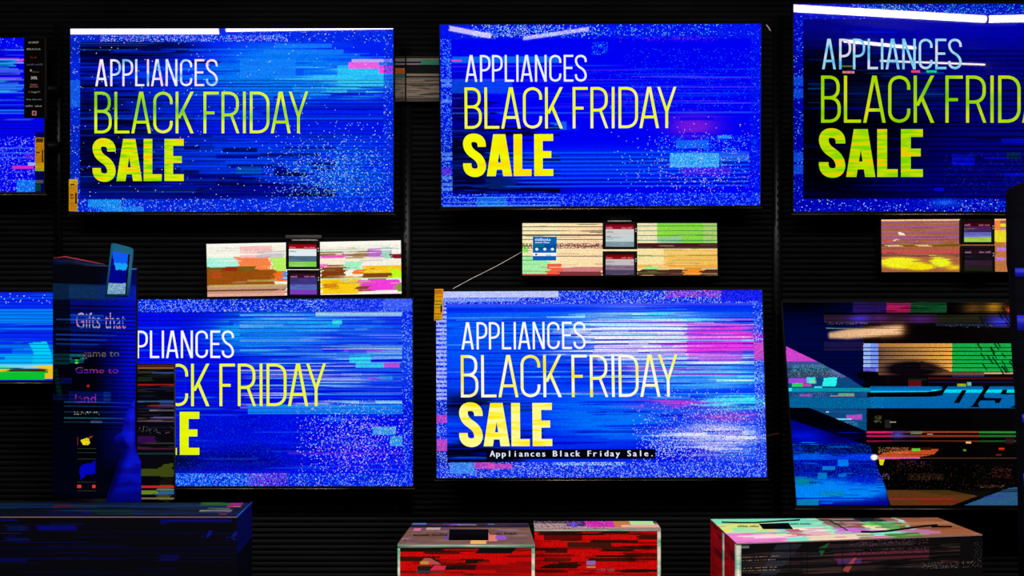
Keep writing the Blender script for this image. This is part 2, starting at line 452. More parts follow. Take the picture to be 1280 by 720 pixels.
def mirrored(x, y, z_):
    """where a lamp at height z_ stands whose mirror image in the screens is seen at pixel x, y"""
    t = (z_ - CZ) / ((360 - y) / F); return Vector(((x - 640) / F * t, 2 * TVD - t, z_)), t
def tube_light(xa, ya, xb, yb, px, strength, label, zc=3.2):
    a, ta = mirrored(xa, ya, zc); b, tb = mirrored(xb, yb, zc); r = px / 2 / F * (ta + tb) / 2
    c = (a + b) / 2
    t = thing('tube_light', label, 'ceiling light', c, 'long ceiling tubes mirrored in the glossy screens')
    m = set_emit(mat('tube_glow', (255, 240, 236), .4, emit=1), strength)
    MB().tube(a, b, r, m, 14).build('tube', t, c)
    d = (b - a).normalized()
    hb = MB(); n = Vector((-d.y, d.x, 0)) * r * 1.2; up = Vector((0, 0, r * 1.02)); top = Vector((0, 0, CEIL - zc))
    hb.hexa([a - n + up, b - n + up, b + n + up, a + n + up], [a - n + top, b - n + top, b + n + top, a + n + top], M['black'])
    hb.build('fixture', t, c)
    for e, s_ in ((a, -1), (b, 1)):
        MB().tube(e + d * .001 * s_, e + d * .008 * s_, r * 1.05, M['black'], 14).build('end_cap', kid(t, 'tube'), c)
tube_light(60, 37, 274, 37, 11, 40, 'left ceiling tube whose glow crosses the top of the first sale screen')
tube_light(283, 36, 500, 32.5, 7, 40, 'ceiling tube continuing the glow towards the right top corner of the first sale screen')
tube_light(985, 10, 1231, 24, 8.5, 40, 'ceiling tube mirrored in the top of the right sale screen')
tube_light(1236, 24, 1330, 22, 8.5, 40, 'short ceiling tube at the right end of the mirrored line')
tube_light(1054, 51, 1144, 60, 3.6, 30, 'far ceiling tube mirrored over the right screen heading')
tube_light(1100, 76, 1290, 83, 2.0, 16, 'farthest thin ceiling tube mirrored under the right screen heading')
tube_light(560, 35, 612, 45, 6, 8, 'dim ceiling tube mirrored at the top left of the middle sale screen')
tube_light(655, 48, 737, 36, 4.5, 6, 'dim ceiling tube slanting in the top of the middle sale screen')

# ------------------------------------------------------------------ television builder
def quad(pts, c, n): return [on_plane(x, y, c, n) for x, y in pts]
def grow(pts, d):
    (a, b, c_, e) = pts; dl, dt, dr, db = d
    return [(a[0] - dl, a[1] - dt), (b[0] + dr, b[1] - dt), (c_[0] + dr, c_[1] + db), (e[0] - dl, e[1] + db)]

def television(label, pts, cv, mats=None, D=TVD, tilt=0, extra=None, bottom=(0, 0)):
    cx = sum(p[0] for p in pts) / 4; cy = sum(p[1] for p in pts) / 4; c = P(cx, cy, D)
    n = Vector((0, -math.cos(math.radians(tilt)), math.sin(math.radians(tilt))))
    q = quad(pts, c, n)
    t = thing('television', label, 'television', c, 'televisions on the wall')
    at = lambda s_, v: (q[0] * (1 - s_) + q[1] * s_) * (1 - v) + (q[3] * (1 - s_) + q[2] * s_) * v + n * .0008
    mb = MB(); grid(mb, q, cv, M['screen'])
    if mats: lettering(mb, at, mats)
    if extra: extra(mb, at)
    mb.build('screen', t, c)
    o = quad(grow(pts, (1.6, 1.6, 1.6, 2.6)), c, n); mb = MB()
    mb.ring([p + n * .002 for p in o], [p + n * .002 for p in q], [p - n * .012 for p in o], [p - n * .012 for p in q], M['bezel'])
    mb.build('bezel', t, c)
    mb = MB(); mb.hexa([p - n * .0125 for p in o], [p - n * .03 for p in o], M['housing'])
    i1 = quad(grow(pts, (-40, -30, -40, -8)), c, n); mb.hexa([p - n * .0302 for p in i1], [p - n * .055 for p in i1], M['housing'])
    mb.build('housing', t, c)
    b = quad([(pts[3][0] - 2.5, pts[3][1] + 2.8), (pts[2][0] + 2.5, pts[2][1] + 2.8), (pts[2][0] + 2.5, pts[2][1] + 4.0), (pts[3][0] - 2.5, pts[3][1] + 4.0)], c, n)
    MB().hexa([p + n * .004 for p in b], [p - n * .02 for p in b], M['trim']).build('bottom_trim', t, c)
    mb = MB(); bk = c - n * .056
    mb.box((bk.x - .2, bk.y, bk.z - .12), (bk.x + .2, WALL - .0005, bk.z - .09), M['steel'])
    mb.box((bk.x - .2, bk.y, bk.z + .09), (bk.x + .2, WALL - .0005, bk.z + .12), M['steel'])
    mb.build('wall_bracket', t, c)
    return t, c, n

def sticker(parent, origin, c, n, pts, cv, name, label, lift=.0035, extra=None):
    q = quad(pts, c + n * lift, n); mb = MB()
    grid(mb, q, cv, M['dark_print'], n * .0002)
    b = [p - n * .001 for p in q]; f = [(0, 1, 2, 3), (7, 6, 5, 4)] + [(i, i + 4, (i + 1) % 4 + 4, (i + 1) % 4) for i in range(4)]
    mb.add(list(q) + b, f, M['dark_print'], np.array([.3, .3, .3]))
    at = lambda x, y: on_plane(x, y, c + n * (lift + .001), n)
    if extra: extra(mb, at)
    o = mb.build(name, kid(parent, 'screen'), origin); o['label'] = label
    return o

AZ, CY, BL, DB, NV, MG, WH, LC = (10, 110, 255), (60, 220, 255), (0, 20, 235), (0, 0, 130), (0, 0, 60), (235, 70, 220), (240, 245, 255), (150, 220, 255)
BK = (0, 0, 8)
def border(cv, x0, y0, x1, y1, X0, Y0, X1, Y1, col, dens=(.3, .3, .3, .3), cols=(WH, LC, (90, 160, 255), NV)):
    """the speckled frame between the picture edge and the inner field"""
    for k, (a, b, c, d) in enumerate(((x0, y0, x1, Y0), (x0, Y0, X0, Y1), (X1, Y0, x1, Y1), (x0, Y1, x1, y1))):
        cv.rect(a, b, c, d, col, .75 if k != 2 else .35); cv.speck((a, b, c, d), .22, ((0, 0, 150), (0, 70, 255), (20, 110, 255), (0, 0, 90)), .6); cv.speck((a, b, c, d), dens[k] * .8, cols)

# first sale screen (upper left)
def tv1():
    c = Cv(88, 36, 491.5, 264.5, (0, 30, 245), 1)
    c.blob(215, 140, 90, 80, (0, 40, 215), .8).blob(130, 190, 75, 60, (0, 0, 40), 1.2).blob(150, 60, 90, 16, (0, 0, 40), 1.3, 2).blob(115, 110, 26, 60, (0, 0, 70), .8)
    c.blob(350, 90, 90, 38, (5, 115, 250), 1.2, 2).blob(455, 100, 40, 22, (50, 190, 255), 1.2, 2).blob(250, 235, 100, 18, (0, 0, 70), .9).blob(290, 195, 80, 20, (0, 70, 250), .9)
    c.blob(420, 215, 60, 40, (10, 100, 250), .8).blob(345, 233, 50, 10, (0, 0, 150), .9)
    c.swap(60, (100, 52, 480, 248), (20, 80), (3, 12), 40, .8).jitter(22, (1, 3))
    c.streaks(120, (100, 54, 480, 248), (AZ, (0, 60, 250), BL, DB), (40, 200), (1, 2), (.25, .6))
    c.streaks(70, (100, 54, 200, 248), (BK, NV, (0, 20, 150)), (30, 130), (1, 3), (.4, .9)).streaks(26, (230, 180, 420, 248), (NV, DB), (20, 90), (2, 5), (.4, .8), False)
    c.swap(70, (110, 54, 478, 246), (16, 70), (2, 8), 30, .75)
    for a in ((300, 74, 370, 98), (345, 55, 415, 60), (330, 62, 430, 68), (422, 82, 480, 104), (375, 110, 408, 120)): c.rect(*a, (20, 130, 255) if a[0] < 420 else (40, 200, 255), .75)
    c.rect(436, 78, 474, 86, (255, 90, 225), .95).rect(474, 82, 491.5, 92, (245, 70, 220), .95).rect(440, 74, 491, 78, (220, 190, 255), .8)
    c.rect(295, 208, 327, 217, (0, 90, 190), .8).rect(343, 208, 358, 217, DB, .8).rect(100, 146, 480, 149, AZ, .45)
    c.rect(200, 150, 480, 170, (0, 0, 235), .35)
    c.scan((100, 100, 491, 250), 4.2, .45, 0, 1).grain((88, 36, 491, 265), .07)
    c.speck((330, 150, 491, 250), .13, (WH, LC), 1, (410, 215, 60, 38)).speck((330, 150, 491, 250), .25, (CY, AZ), .8, (430, 220, 60, 30))
    border(c, 88, 36, 491.5, 264.5, 100, 53, 480, 248.5, (0, 40, 235), (.05, .07, .09, .16))
    c.rect(110, 249, 151, 258, (30, 170, 235), .7).rect(128, 258, 180, 264, (40, 160, 235), .6).speck((110, 249, 170, 264), .4, (CY, AZ), .8)
    c.speck((125, 44, 360, 52), .3, (CY, WH, (220, 130, 255)), .9).speck((88, 36, 491, 264), .004, (WH,), .9)
    c.rect(88, 100, 100, 134, (30, 140, 255), .5)
    mats = dict(m1=letter_mat('slide_pinkish_white', [(110, 190, 255), (245, 245, 255), (255, 205, 240)], scale=(14, 7, 20)),
                m2=letter_mat('slide_lime', [(125, 205, 10), (175, 230, 10), (225, 248, 20), (235, 250, 20)], scale=(2.4, 7, 9)),
                m3=letter_mat('slide_green_yellow', [(130, 215, 0), (185, 230, 0), (225, 240, 0), (255, 190, 0)], scale=(9, 7, 90)))
    t, o, n = television('wall television with lime green sale lettering, upper row directly left of centre', [(88, 36), (491.5, 35.5), (491.5, 264.5), (88, 264.5)], c, mats)
    s = Cv(86, 224, 97, 264, (240, 175, 15), 5, 2)
    s.rect(86, 224, 97, 231, (255, 215, 20)).speck((87, 226, 96, 263), .12, ((150, 70, 10),), .8).rect(88, 230, 93, 231.5, (10, 5, 0)).rect(94, 241, 96, 254, (5, 0, 0)).rect(88, 243, 92, 244.5, (20, 10, 0)).rect(88, 246, 92, 249, (200, 90, 10)).rect(86, 254, 97, 254.6, (140, 70, 10)).speck((88, 256, 95, 262), .4, ((190, 100, 10),), .8)
    sticker(t, o, o, n, [(86, 224), (97, 224), (97, 264), (86, 264)], s, 'energy_label', 'yellow energy label on the lower left screen corner')
tv1()

# second sale screen (upper middle)
def tv2():
    c = Cv(550, 30.5, 951.5, 258.5, (0, 0, 244), 2)
    c.blob(575, 205, 45, 40, (0, 0, 30), 1.5).blob(575, 130, 20, 30, (0, 0, 90), .9).blob(750, 205, 200, 20, (0, 60, 255), .7, 2).blob(640, 235, 60, 10, (0, 0, 90), .9)
    c.blob(868, 158, 30, 14, (110, 20, 220), 1.2).swap(14, (563, 120, 940, 242), (10, 50), (2, 7), 30, .7)
    for y in (70, 100, 106, 112, 118, 141): c.rect(563, y, 951, y + 1, (70, 150, 255) if y > 70 else (90, 190, 255), .4)
    for y in (104, 109, 116): c.rect(790, y, 951, y + 1, (190, 50, 210), .4)
    c.rect(565, 70, 700, 79, (10, 140, 240), .7).rect(563, 99, 640, 116, (10, 120, 255), .5).rect(563, 74, 577, 77, (240, 60, 200), .95).rect(553, 72, 563, 80, (60, 230, 255))
    c.rect(693, 153, 708, 162, (10, 110, 240), .9).rect(763, 133, 767, 137, (20, 150, 255), .9)
    c.streaks(40, (563, 80, 951, 150), ((0, 90, 255), (0, 60, 255), (120, 60, 230)), (60, 300), (1, 1), (.3, .8))
    c.streaks(40, (563, 150, 700, 242), (BK, NV), (30, 90), (1, 3), (.5, .9)).streaks(90, (563, 120, 620, 242), (NV, BK, (0, 40, 160)), (10, 60), (1, 2), (.4, .9))
    for y in np.arange(191, 236, 5.2): c.rect(610 if y < 220 else 640, y, 938, y + 2, (0, 90, 255), .75)
    for y in np.arange(193.5, 236, 5.2): c.rect(563, y, 938, y + 1.5, (0, 0, 90), .4)
    c.rect(605, 222, 645, 236, (0, 40, 110), .7).jitter(6, (1, 2), (563, 120, 700, 242))
    c.rect(838, 192, 900, 211, (40, 160, 250), .85).rect(900, 192, 938, 202, (70, 150, 250), .5).speck((838, 192, 900, 211), .4, (CY, LC), .8).speck((820, 170, 951, 192), .12, (AZ, CY), .8)
    c.rect(846, 177, 887, 186, (20, 130, 250), .7).rect(855, 211, 915, 221, (110, 20, 235), .5).rect(898, 170, 915, 175, CY, .6).rect(905, 186, 920, 189, AZ, .9)
    c.speck((760, 140, 951, 250), .09, (WH, LC, (255, 150, 120)), 1, (870, 215, 70, 40)).speck((780, 60, 951, 140), .05, ((40, 150, 255), AZ), .7)
    c.speck((680, 88, 830, 98), .06, (AZ,), .7).speck((740, 52, 760, 68), .3, (AZ, CY), .8).grain((550, 30, 951, 259), .05)
    border(c, 550, 30.5, 951.5, 258.5, 563.5, 48, 939, 242.5, (0, 20, 240), (.03, .3, .02, .22), (LC, (60, 130, 255), (90, 160, 255)))
    c.speck((590, 31, 760, 47), .42, (CY, (190, 240, 200), WH, NV), 1, (650, 38, 75, 14)).speck((740, 31, 900, 44), .07, ((160, 230, 160), CY), 1)
    c.speck((770, 45, 900, 53), .3, ((150, 30, 220), (220, 60, 200)), .6, (845, 48, 50, 3))
    for y in (98, 105, 125, 190, 197, 221, 228, 234): c.rect(551, y, 563.5, y + 4, (130, 200, 255), .5)
    c.rect(551, 210, 563, 218, (130, 40, 230), .6).rect(595, 246, 632, 258, (30, 170, 240), .5)
    for y in (246, 252, 257): c.rect(552, y, 700, y + 1.5, (120, 200, 255), .5)
    mats = dict(m1=letter_mat('slide_white', [(235, 240, 255)]), m2=letter_mat('slide_yellow', [(240, 250, 0), (245, 250, 30), (255, 245, 150)], scale=(2, 7, 8)),
                m3=letter_mat('slide_pure_yellow', [(245, 252, 0), (240, 245, 0), (255, 225, 0)], scale=(5, 7, 30)))
    television('wall television with pure yellow sale lettering, upper middle of the display', [(550, 31), (951.3, 30), (950, 256.5), (552, 258.5)], c, mats)
tv2()

# third sale screen (upper right)
def tv3():
    c = Cv(992, 4, 1452, 264.5, (0, 0, 120), 3)
    c.blob(1030, 150, 90, 110, (0, 0, 8), 1.3, 2).blob(1200, 35, 220, 26, (0, 0, 175), .9).blob(1110, 165, 60, 60, (0, 0, 20), .9).blob(1120, 60, 70, 12, (0, 20, 120), .6).blob(1100, 120, 70, 18, (0, 30, 120), .6)
    c.swap(50, (1004, 40, 1440, 248), (20, 70), (2, 8), 30, .6).jitter(20, (1, 3))
    c.streaks(130, (1004, 90, 1440, 248), (NV, (0, 0, 170), BK, (0, 10, 90)), (40, 160), (1, 2), (.3, .7))
    c.streaks(30, (1010, 70, 1180, 130), ((0, 40, 140), (0, 70, 160), NV), (20, 70), (1, 2), (.3, .7))
    for a in ((1190, 193, 1218, 208), (1252, 173, 1280, 178), (1230, 196, 1260, 198), (1255, 216, 1280, 221), (1168, 234, 1180, 239), (1065, 38, 1120, 40)): c.rect(*a, (0, 10, 235), .7)
    c.rect(1258, 190, 1276, 198, (0, 40, 70), .8).speck((1180, 190, 1280, 248), .08, ((40, 60, 190),), .6).scan((1004, 60, 1440, 248), 6.3, .5, 2, 2)
    c.rect(1139, 87, 1150, 90, (255, 60, 110)).rect(1158, 87, 1171, 90, (0, 200, 130)).rect(1053, 88.5, 1068, 91, (220, 130, 140), .9).rect(1050, 81, 1070, 83, (140, 170, 60), .6).grain((992, 4, 1452, 265), .08)
    border(c, 992, 4, 1452, 264.5, 1004.5, 23, 1440, 248, (0, 0, 215), (.04, .12, .1, .05), (LC, (60, 140, 255), (0, 0, 90)))
    c.speck((1060, 4, 1260, 16), .4, ((0, 200, 200), (40, 240, 200), (0, 90, 60), WH), .9, (1110, 9, 60, 9)).speck((1180, 4, 1452, 16), .14, ((0, 200, 160), (60, 240, 190)), .9)
    c.speck((1170, 249, 1265, 264), .22, ((0, 0, 20), (30, 130, 255)), .9).speck((992, 249, 1452, 264), .02, (WH,), 1).blob(1180, 252, 16, 4, (20, 110, 255), .8)
    for y in (95, 110, 190, 205): c.rect(992, y, 1004.5, y + 12, (20, 120, 255), .5)
    mats = dict(m1=letter_mat('slide_pale_cyan', [(90, 185, 235), (150, 215, 240), (225, 215, 235)], scale=(9, 7, 20)),
                m2=letter_mat('slide_green', [(120, 200, 0), (165, 215, 0), (215, 220, 10)], scale=(6, 7, 9)),
                m3=letter_mat('slide_green_patchy', [(120, 215, 0), (160, 215, 0), (190, 225, 0), (250, 190, 0)], scale=(9, 7, 80)))
    television('wall television with green sale lettering on navy, cut by the upper right picture edge', [(992, 5), (1452, 5), (1452, 264.5), (992, 264.5)], c, mats)
tv3()

# upper left edge screen
def tv0():
    c = Cv(-60, 47, 55, 240, (0, 0, 240), 4)
    c.rect(-60, 72, 20, 75, (190, 110, 230), .8).rect(-60, 74, 20, 85, (20, 190, 240), .8).rect(-60, 85, 25, 93, (90, 130, 255), .7).rect(20, 73, 30, 79, MG, .9).rect(-60, 96, 30, 100, (170, 110, 255), .7).rect(-60, 101, 28, 116, (60, 160, 255), .7)
    c.streaks(60, (-60, 60, 44, 150), ((60, 120, 255), (40, 200, 255), (0, 0, 170)), (30, 100), (1, 2), (.3, .8)).jitter(6, (1, 3))
    c.scan((-60, 60, 55, 170), 4, .3, 0, 1).speck((-60, 47, 30, 66), .06, (LC, AZ), .8).speck((-60, 170, 44, 240), .2, ((90, 150, 255), WH, DB), .8)
    for y in (184, 190, 196): c.rect(-60, y, 44, y + 2, (90, 150, 255), .5)
    c.rect(15, 207, 42, 211, (230, 40, 190), .9).rect(35, 203, 44, 207, (170, 190, 255), .9).rect(30, 192, 44, 198, (130, 30, 230), .5).rect(21, 225, 44, 240, (20, 130, 240), .7).speck((21, 225, 44, 240), .4, (CY, AZ), .8)
    c.rect(44, 165, 55, 240, (0, 0, 60), .9).rect(44, 225, 54, 229, (90, 90, 90), .8).rect(44, 230, 51, 239, (0, 70, 40), .8)
    t, o, n = television('blue television cut by the upper left picture edge, black logo strip on it', [(-60, 47.5), (55, 47.5), (55, 240), (-60, 240)], c)
    s = Cv(30, 47, 57, 148, (3, 3, 4), 6, 1); s.rect(30, 75, 57, 100, (16, 4, 4), .6).rect(56, 47, 57, 148, (30, 24, 24))
    def logos(mb, at):
        k = lambda v: lin(v)
        text(mb, 'SONY', 35.5, 54.3, 2.6, at, M['dark_print'], 13, cols=k((220, 205, 205)), bold=.4)
        text(mb, 'BRAVIA', 33.5, 62.6, 2.6, at, M['dark_print'], 17.5, cols=k((190, 190, 190)))
        marks(mb, 38, 72.4, 2.0, at, M['dark_print'], 8, k((220, 80, 60)), 1)
        marks(mb, 33.5, 81.5, 2.0, at, M['dark_print'], 19, k((130, 130, 190)), 2)
        text(mb, 'XR', 38.5, 99, 3.8, at, M['dark_print'], 8, cols=k((235, 225, 230)), bold=.7)
        marks(mb, 38, 106.4, 1.6, at, M['dark_print'], 8.5, k((240, 150, 160)), 3, 1)
        marks(mb, 37, 109.2, 2.2, at, M['dark_print'], 11, k((255, 130, 140)), 4, 1)
        text(mb, 'Google TV', 38.7, 116, 2.3, at, M['dark_print'], 11.5, cols=k((190, 190, 190)))
        marks(mb, 33, 125, 1.8, at, M['dark_print'], 19.5, k((150, 200, 190)), 5, 3)
        marks(mb, 32, 133.4, 2.3, at, M['dark_print'], 9, k((210, 190, 215)), 6, 1)
        marks(mb, 44, 133.6, 2.3, at, M['dark_print'], 9, k((215, 195, 205)), 7, 1)
        ring = [(40, 138.4), (45.6, 138.4), (45.6, 144.4), (40, 144.4)]; inn = [(41.7, 140), (44, 140), (44, 142.8), (41.7, 142.8)]
        V = [at(*p) for p in ring + inn]; mb.add(V, [(i, (i + 1) % 4, 4 + (i + 1) % 4, 4 + i) for i in range(4)], M['dark_print'], k((215, 130, 120)))
        V = [at(*p) for p in [(35.7, 114), (37.2, 114), (37.2, 116), (35.7, 116)]]; mb.add(V, [(0, 1, 2, 3)], M['dark_print'], k((170, 60, 50)))
        V = [at(*p) for p in [(37.6, 86.8), (39.6, 86.8), (39.6, 89.4), (37.6, 89.4)]]; mb.add(V, [(0, 1, 2, 3)], M['dark_print'], k((200, 200, 200)))
        marks(mb, 40.3, 90.5, 1.6, at, M['dark_print'], 8.5, k((150, 140, 140)), 8, 1)
    sticker(t, o, o, n, [(30, 47.3), (57, 47.3), (57, 147.5), (30, 147.5)], s, 'feature_label', 'black strip of small white and red feature logos', extra=logos)
    s = Cv(44, 172, 55, 214, (245, 165, 10), 7, 2)
    s.rect(45, 173, 54, 178, (30, 15, 0), .7).rect(44, 204, 55, 212, (255, 205, 0)).rect(52.5, 187, 54, 203, (10, 0, 0)).rect(45, 190, 50, 191.5, (40, 10, 0)).speck((45, 180, 53, 212), .15, ((120, 50, 0),), .9).rect(44, 212, 55, 214, (160, 220, 40))
    sticker(t, o, o, n, [(44, 172), (55, 172), (55, 214), (44, 214)], s, 'energy_label', 'yellow energy label on the right screen edge')
tv0()

# lower left edge screen
def tv4():
    c = Cv(-70, 365, 97, 476, (0, 40, 245), 8)
    c.rect(-70, 388, 97, 404, (0, 135, 255), .9).rect(-70, 430, 97, 456, (0, 120, 250), .8).poly([(36, 429), (58, 427), (64, 440), (64, 456), (40, 456), (42, 441)], (0, 205, 255)).rect(-70, 443, 97, 456, (0, 190, 255), .8)
    c.streaks(40, (-70, 366, 97, 432), ((0, 90, 255), (0, 0, 215), (20, 150, 255)), (40, 160), (1, 2), (.3, .7)).rect(-70, 436, 15, 442, (0, 40, 240), .8)
    c.swap(8, (-70, 425, 97, 456), (10, 25), (2, 5), 20, .8).rect(-70, 456, 97, 462, (120, 210, 240)).rect(48, 457, 97, 474, (235, 190, 30)).rect(-70, 462, 48, 465, (240, 190, 30)).rect(12, 462, 60, 465, (60, 40, 20))
    c.rect(-70, 465, 56, 475, (10, 190, 50)).streaks(14, (-70, 456, 97, 475), ((60, 220, 60), (240, 220, 60), (0, 120, 60), (10, 40, 90)), (20, 60), (1, 1), (.5, .9)).jitter(3, (1, 2), (-70, 455, 97, 476)).scan((-70, 366, 97, 456), 4.6, .35, 0, 1).speck((-70, 366, 97, 380), .02, (WH,), 1)
    television('television with yellow and green picture bottom, cut by the left picture edge', [(-70, 365.5), (97, 365.5), (97, 475.5), (-70, 475.5)], c)
tv4()

# lower left sale screen
def tv5():
    c = Cv(105, 373.5, 516, 607.5, (0, 10, 238), 9)
    c.blob(350, 415, 90, 28, (10, 140, 250), 1.5, 2).blob(440, 440, 110, 55, (30, 100, 250), .9, 2).blob(250, 540, 120, 36, (0, 10, 200), .9).blob(225, 575, 30, 14, (0, 10, 50), 1).blob(300, 575, 60, 14, (0, 0, 120), .9)
    c.swap(30, (200, 390, 503, 520), (20, 90), (2, 7), 40, .7).jitter(14, (1, 3), (250, 389, 503, 590))
    c.streaks(120, (300, 392, 503, 512), (LC, (120, 190, 255), (0, 0, 215), (0, 0, 225), (200, 180, 255)), (60, 200), (1, 2), (.4, .95))
    c.streaks(90, (118, 392, 503, 512), ((0, 80, 255), (0, 0, 235), (10, 130, 255)), (50, 180), (1, 2), (.3, .7))
    c.streaks(50, (217, 512, 503, 590), ((0, 40, 250), (0, 0, 140), (20, 90, 240)), (30, 120), (1, 2), (.3, .7))
    for a, k in (((360, 401, 425, 410), (20, 180, 250)), ((416, 399, 428, 406), (60, 230, 250)), ((437, 444, 464, 454), (50, 230, 250)), ((445, 454, 480, 460), (60, 220, 250)), ((466, 533, 495, 543), (60, 180, 230)), ((488, 545, 503, 558), (50, 180, 230)), ((480, 454, 500, 459), (220, 80, 220)), ((460, 472, 482, 474), (180, 60, 220)), ((430, 437, 478, 440), (170, 70, 230)), ((395, 390, 503, 396), (170, 220, 255)), ((310, 505, 503, 517), (20, 140, 255))): c.rect(*a, k, .85)
    c.blob(345, 412, 60, 16, (20, 150, 250), .7, 2).swap(40, (230, 392, 500, 585), (14, 60), (2, 7), 26, .6)
    c.speck((370, 500, 516, 592), .2, (WH, LC, (255, 180, 210)), 1, (440, 550, 60, 42)).speck((400, 530, 503, 590), .15, ((200, 60, 220), (120, 40, 230)), .7, (450, 565, 50, 26)).rect(360, 565, 503, 568, (140, 40, 230), .5)
    c.speck((220, 520, 503, 590), .12, ((0, 60, 220), (30, 90, 220)), .6).grain((105, 373, 516, 608), .06).scan((118, 390, 503, 520), 5, .3, 0, 1)
    border(c, 105, 373.5, 516, 607.5, 118, 389, 503, 591.5, (0, 40, 240), (.4, .1, .2, .3))
    c.rect(410, 374, 516, 389, (40, 60, 250), .4).speck((217, 592, 330, 607), .3, ((30, 170, 255), CY), .8).speck((310, 592, 360, 607), .4, ((180, 40, 200),), .8).rect(480, 374, 515, 388, (120, 160, 255), .35)
    mats = dict(m1=letter_mat('slide_white_b', [(245, 248, 255)]), m2=letter_mat('slide_yellow_b', [(235, 250, 0), (245, 250, 60)], scale=(4, 7, 8)), m3=letter_mat('slide_yellow_c', [(232, 250, 0), (225, 240, 0)], scale=(5, 7, 30)))
    television('wall television half hidden by the dark kiosk sign, lower row', [(105, 374.5), (515.3, 373.5), (516, 607.5), (105, 607.5)], c, mats)
tv5()

# lower middle sale screen
def tv6():
    c = Cv(546, 364, 956, 597, (0, 60, 250), 10)
    c.blob(620, 420, 90, 40, (0, 95, 250), .9).blob(740, 560, 150, 30, (0, 30, 230), .8).blob(580, 505, 40, 14, (0, 0, 40), 1).blob(585, 570, 60, 16, (0, 0, 30), 1.3, 2).blob(760, 520, 70, 30, (0, 120, 255), .9, 2)
    c.blob(790, 420, 80, 32, (240, 242, 255), 1.5, 2).blob(860, 440, 70, 26, (190, 200, 255), .9).blob(905, 430, 55, 24, (235, 60, 225), 1.3, 3).blob(800, 400, 120, 8, (120, 230, 255), 1)  # white and pink glare, painted into the screen picture
    c.blob(870, 470, 80, 16, (90, 220, 255), 1, 2).blob(915, 504, 45, 10, (60, 225, 255), 1.4, 3).blob(825, 505, 45, 6, (220, 60, 210), 1).blob(890, 545, 60, 14, (220, 225, 255), 1.1, 2).blob(850, 568, 60, 12, (0, 0, 215), .9).blob(905, 521, 40, 8, (200, 70, 200), .8).blob(905, 565, 35, 9, (180, 190, 255), .7)
    c.rect(820, 386, 845, 397, (50, 230, 255), .8).swap(50, (559, 382, 944, 575), (20, 90), (2, 8), 30, .7).jitter(20, (1, 2))
    c.streaks(90, (559, 382, 944, 500), ((0, 40, 240), (0, 0, 200), (0, 110, 255), (100, 200, 255)), (60, 240), (1, 2), (.3, .8))
    c.streaks(80, (740, 395, 944, 480), ((245, 245, 255), (20, 20, 200), (230, 90, 225), (100, 225, 255)), (40, 160), (1, 2), (.4, .9))
    c.streaks(60, (559, 500, 944, 575), ((0, 30, 235), (0, 110, 255), (0, 0, 190)), (40, 130), (1, 3), (.3, .8)).streaks(24, (559, 495, 680, 577), (BK, NV, (0, 40, 40)), (30, 100), (1, 3), (.4, .8))
    for y in np.arange(398, 480, 5.4): c.rect(600, y, 944, y + 1.4, (0, 0, 190), .55)
    for y in np.arange(400.5, 450, 5.4): c.rect(740, y, 860, y + 2.4, (240, 242, 255), .5)
    c.swap(50, (562, 384, 942, 560), (12, 60), (2, 7), 26, .6)
    c.rect(862, 406, 930, 450, (230, 50, 225), .35).rect(559, 380, 944, 383, (120, 80, 250), .4).rect(559, 385, 944, 391, (0, 30, 235), .6)
    c.speck((790, 480, 944, 577), .32, (WH, (255, 190, 230), LC, (0, 0, 190)), .9, (890, 545, 75, 38)).speck((800, 530, 860, 577), .3, (WH, LC), 1, (830, 560, 26, 16)).grain((546, 364, 956, 597), .06)
    border(c, 546, 364, 956, 597, 559, 380, 944, 577.5, (20, 40, 245), (.45, .42, .4, .42), (WH, LC, (120, 160, 255), (0, 0, 120)))
    c.rect(546, 364, 700, 372, (235, 238, 255), .75).rect(546, 373, 650, 377, (170, 200, 255), .6).speck((835, 364, 910, 373), .5, ((240, 50, 190),), .8).rect(905, 364, 956, 378, (10, 10, 240), .7)
    for y in np.arange(384, 500, 5.4): c.rect(546, y, 559, y + 3, (225, 228, 255), .65)
    for a in ((546, 519, 559, 529), (546, 549, 559, 564), (593, 578, 616, 586), (610, 580, 640, 586), (944, 430, 956, 452)): c.rect(*a, (240, 70, 190), .7)
    c.rect(562, 578, 593, 592, (80, 180, 255), .6).speck((690, 578, 780, 582), .6, (CY, WH), .9)
    c.rect(608, 562, 818, 574, (2, 2, 10))
    mats = dict(m1=letter_mat('slide_white_d', [(250, 250, 255)]), m2=letter_mat('slide_white_to_yellow', [(255, 235, 20), (255, 250, 130), (255, 252, 235), (255, 240, 40)], scale=(5, 7, 9)),
                m3=letter_mat('slide_cream_yellow', [(255, 235, 20), (255, 245, 90), (255, 252, 165), (255, 250, 120)], scale=(6, 7, 60)))
    def sub(mb, at):
        m = letter_mat('subtitle_white', [(225, 230, 250)])
        text(mb, 'Appliances Black Friday Sale.', 612, 571.3, 7.6, lambda x, y: at((x - 546) / 411, (y - 364) / 233.5), m, 206, mono=True, bold=.7)
    pts = [(545, 364.5), (952.3, 362.5), (958.7, 596.5), (546, 597.3)]
    t, o, n = television('wall television with white and pink glare and a black caption bar, lower middle', pts, c, mats, tilt=6, extra=sub)
    s = Cv(543, 361, 554, 401, (245, 185, 15), 11, 2)
    for y, k in ((363, (200, 40, 30)), (365.5, (220, 60, 30)), (370, (235, 120, 20)), (376, (130, 110, 20)), (380, (70, 120, 10)), (384, (170, 130, 20)), (392, (215, 60, 10)), (396, (150, 160, 20)), (399, (180, 70, 10))): s.rect(543.6, y, 552.5, y + 1.6, k, .85)
    s.rect(551, 382, 553, 391, (5, 0, 0)).speck((543, 361, 554, 401), .1, ((160, 60, 10),), .8)
    sticker(t, o, o, n, [(543.5, 361), (554.5, 361), (553, 400.5), (542.5, 400.5)], s, 'energy_label', 'yellow and red energy label on the upper left screen corner')
tv6()

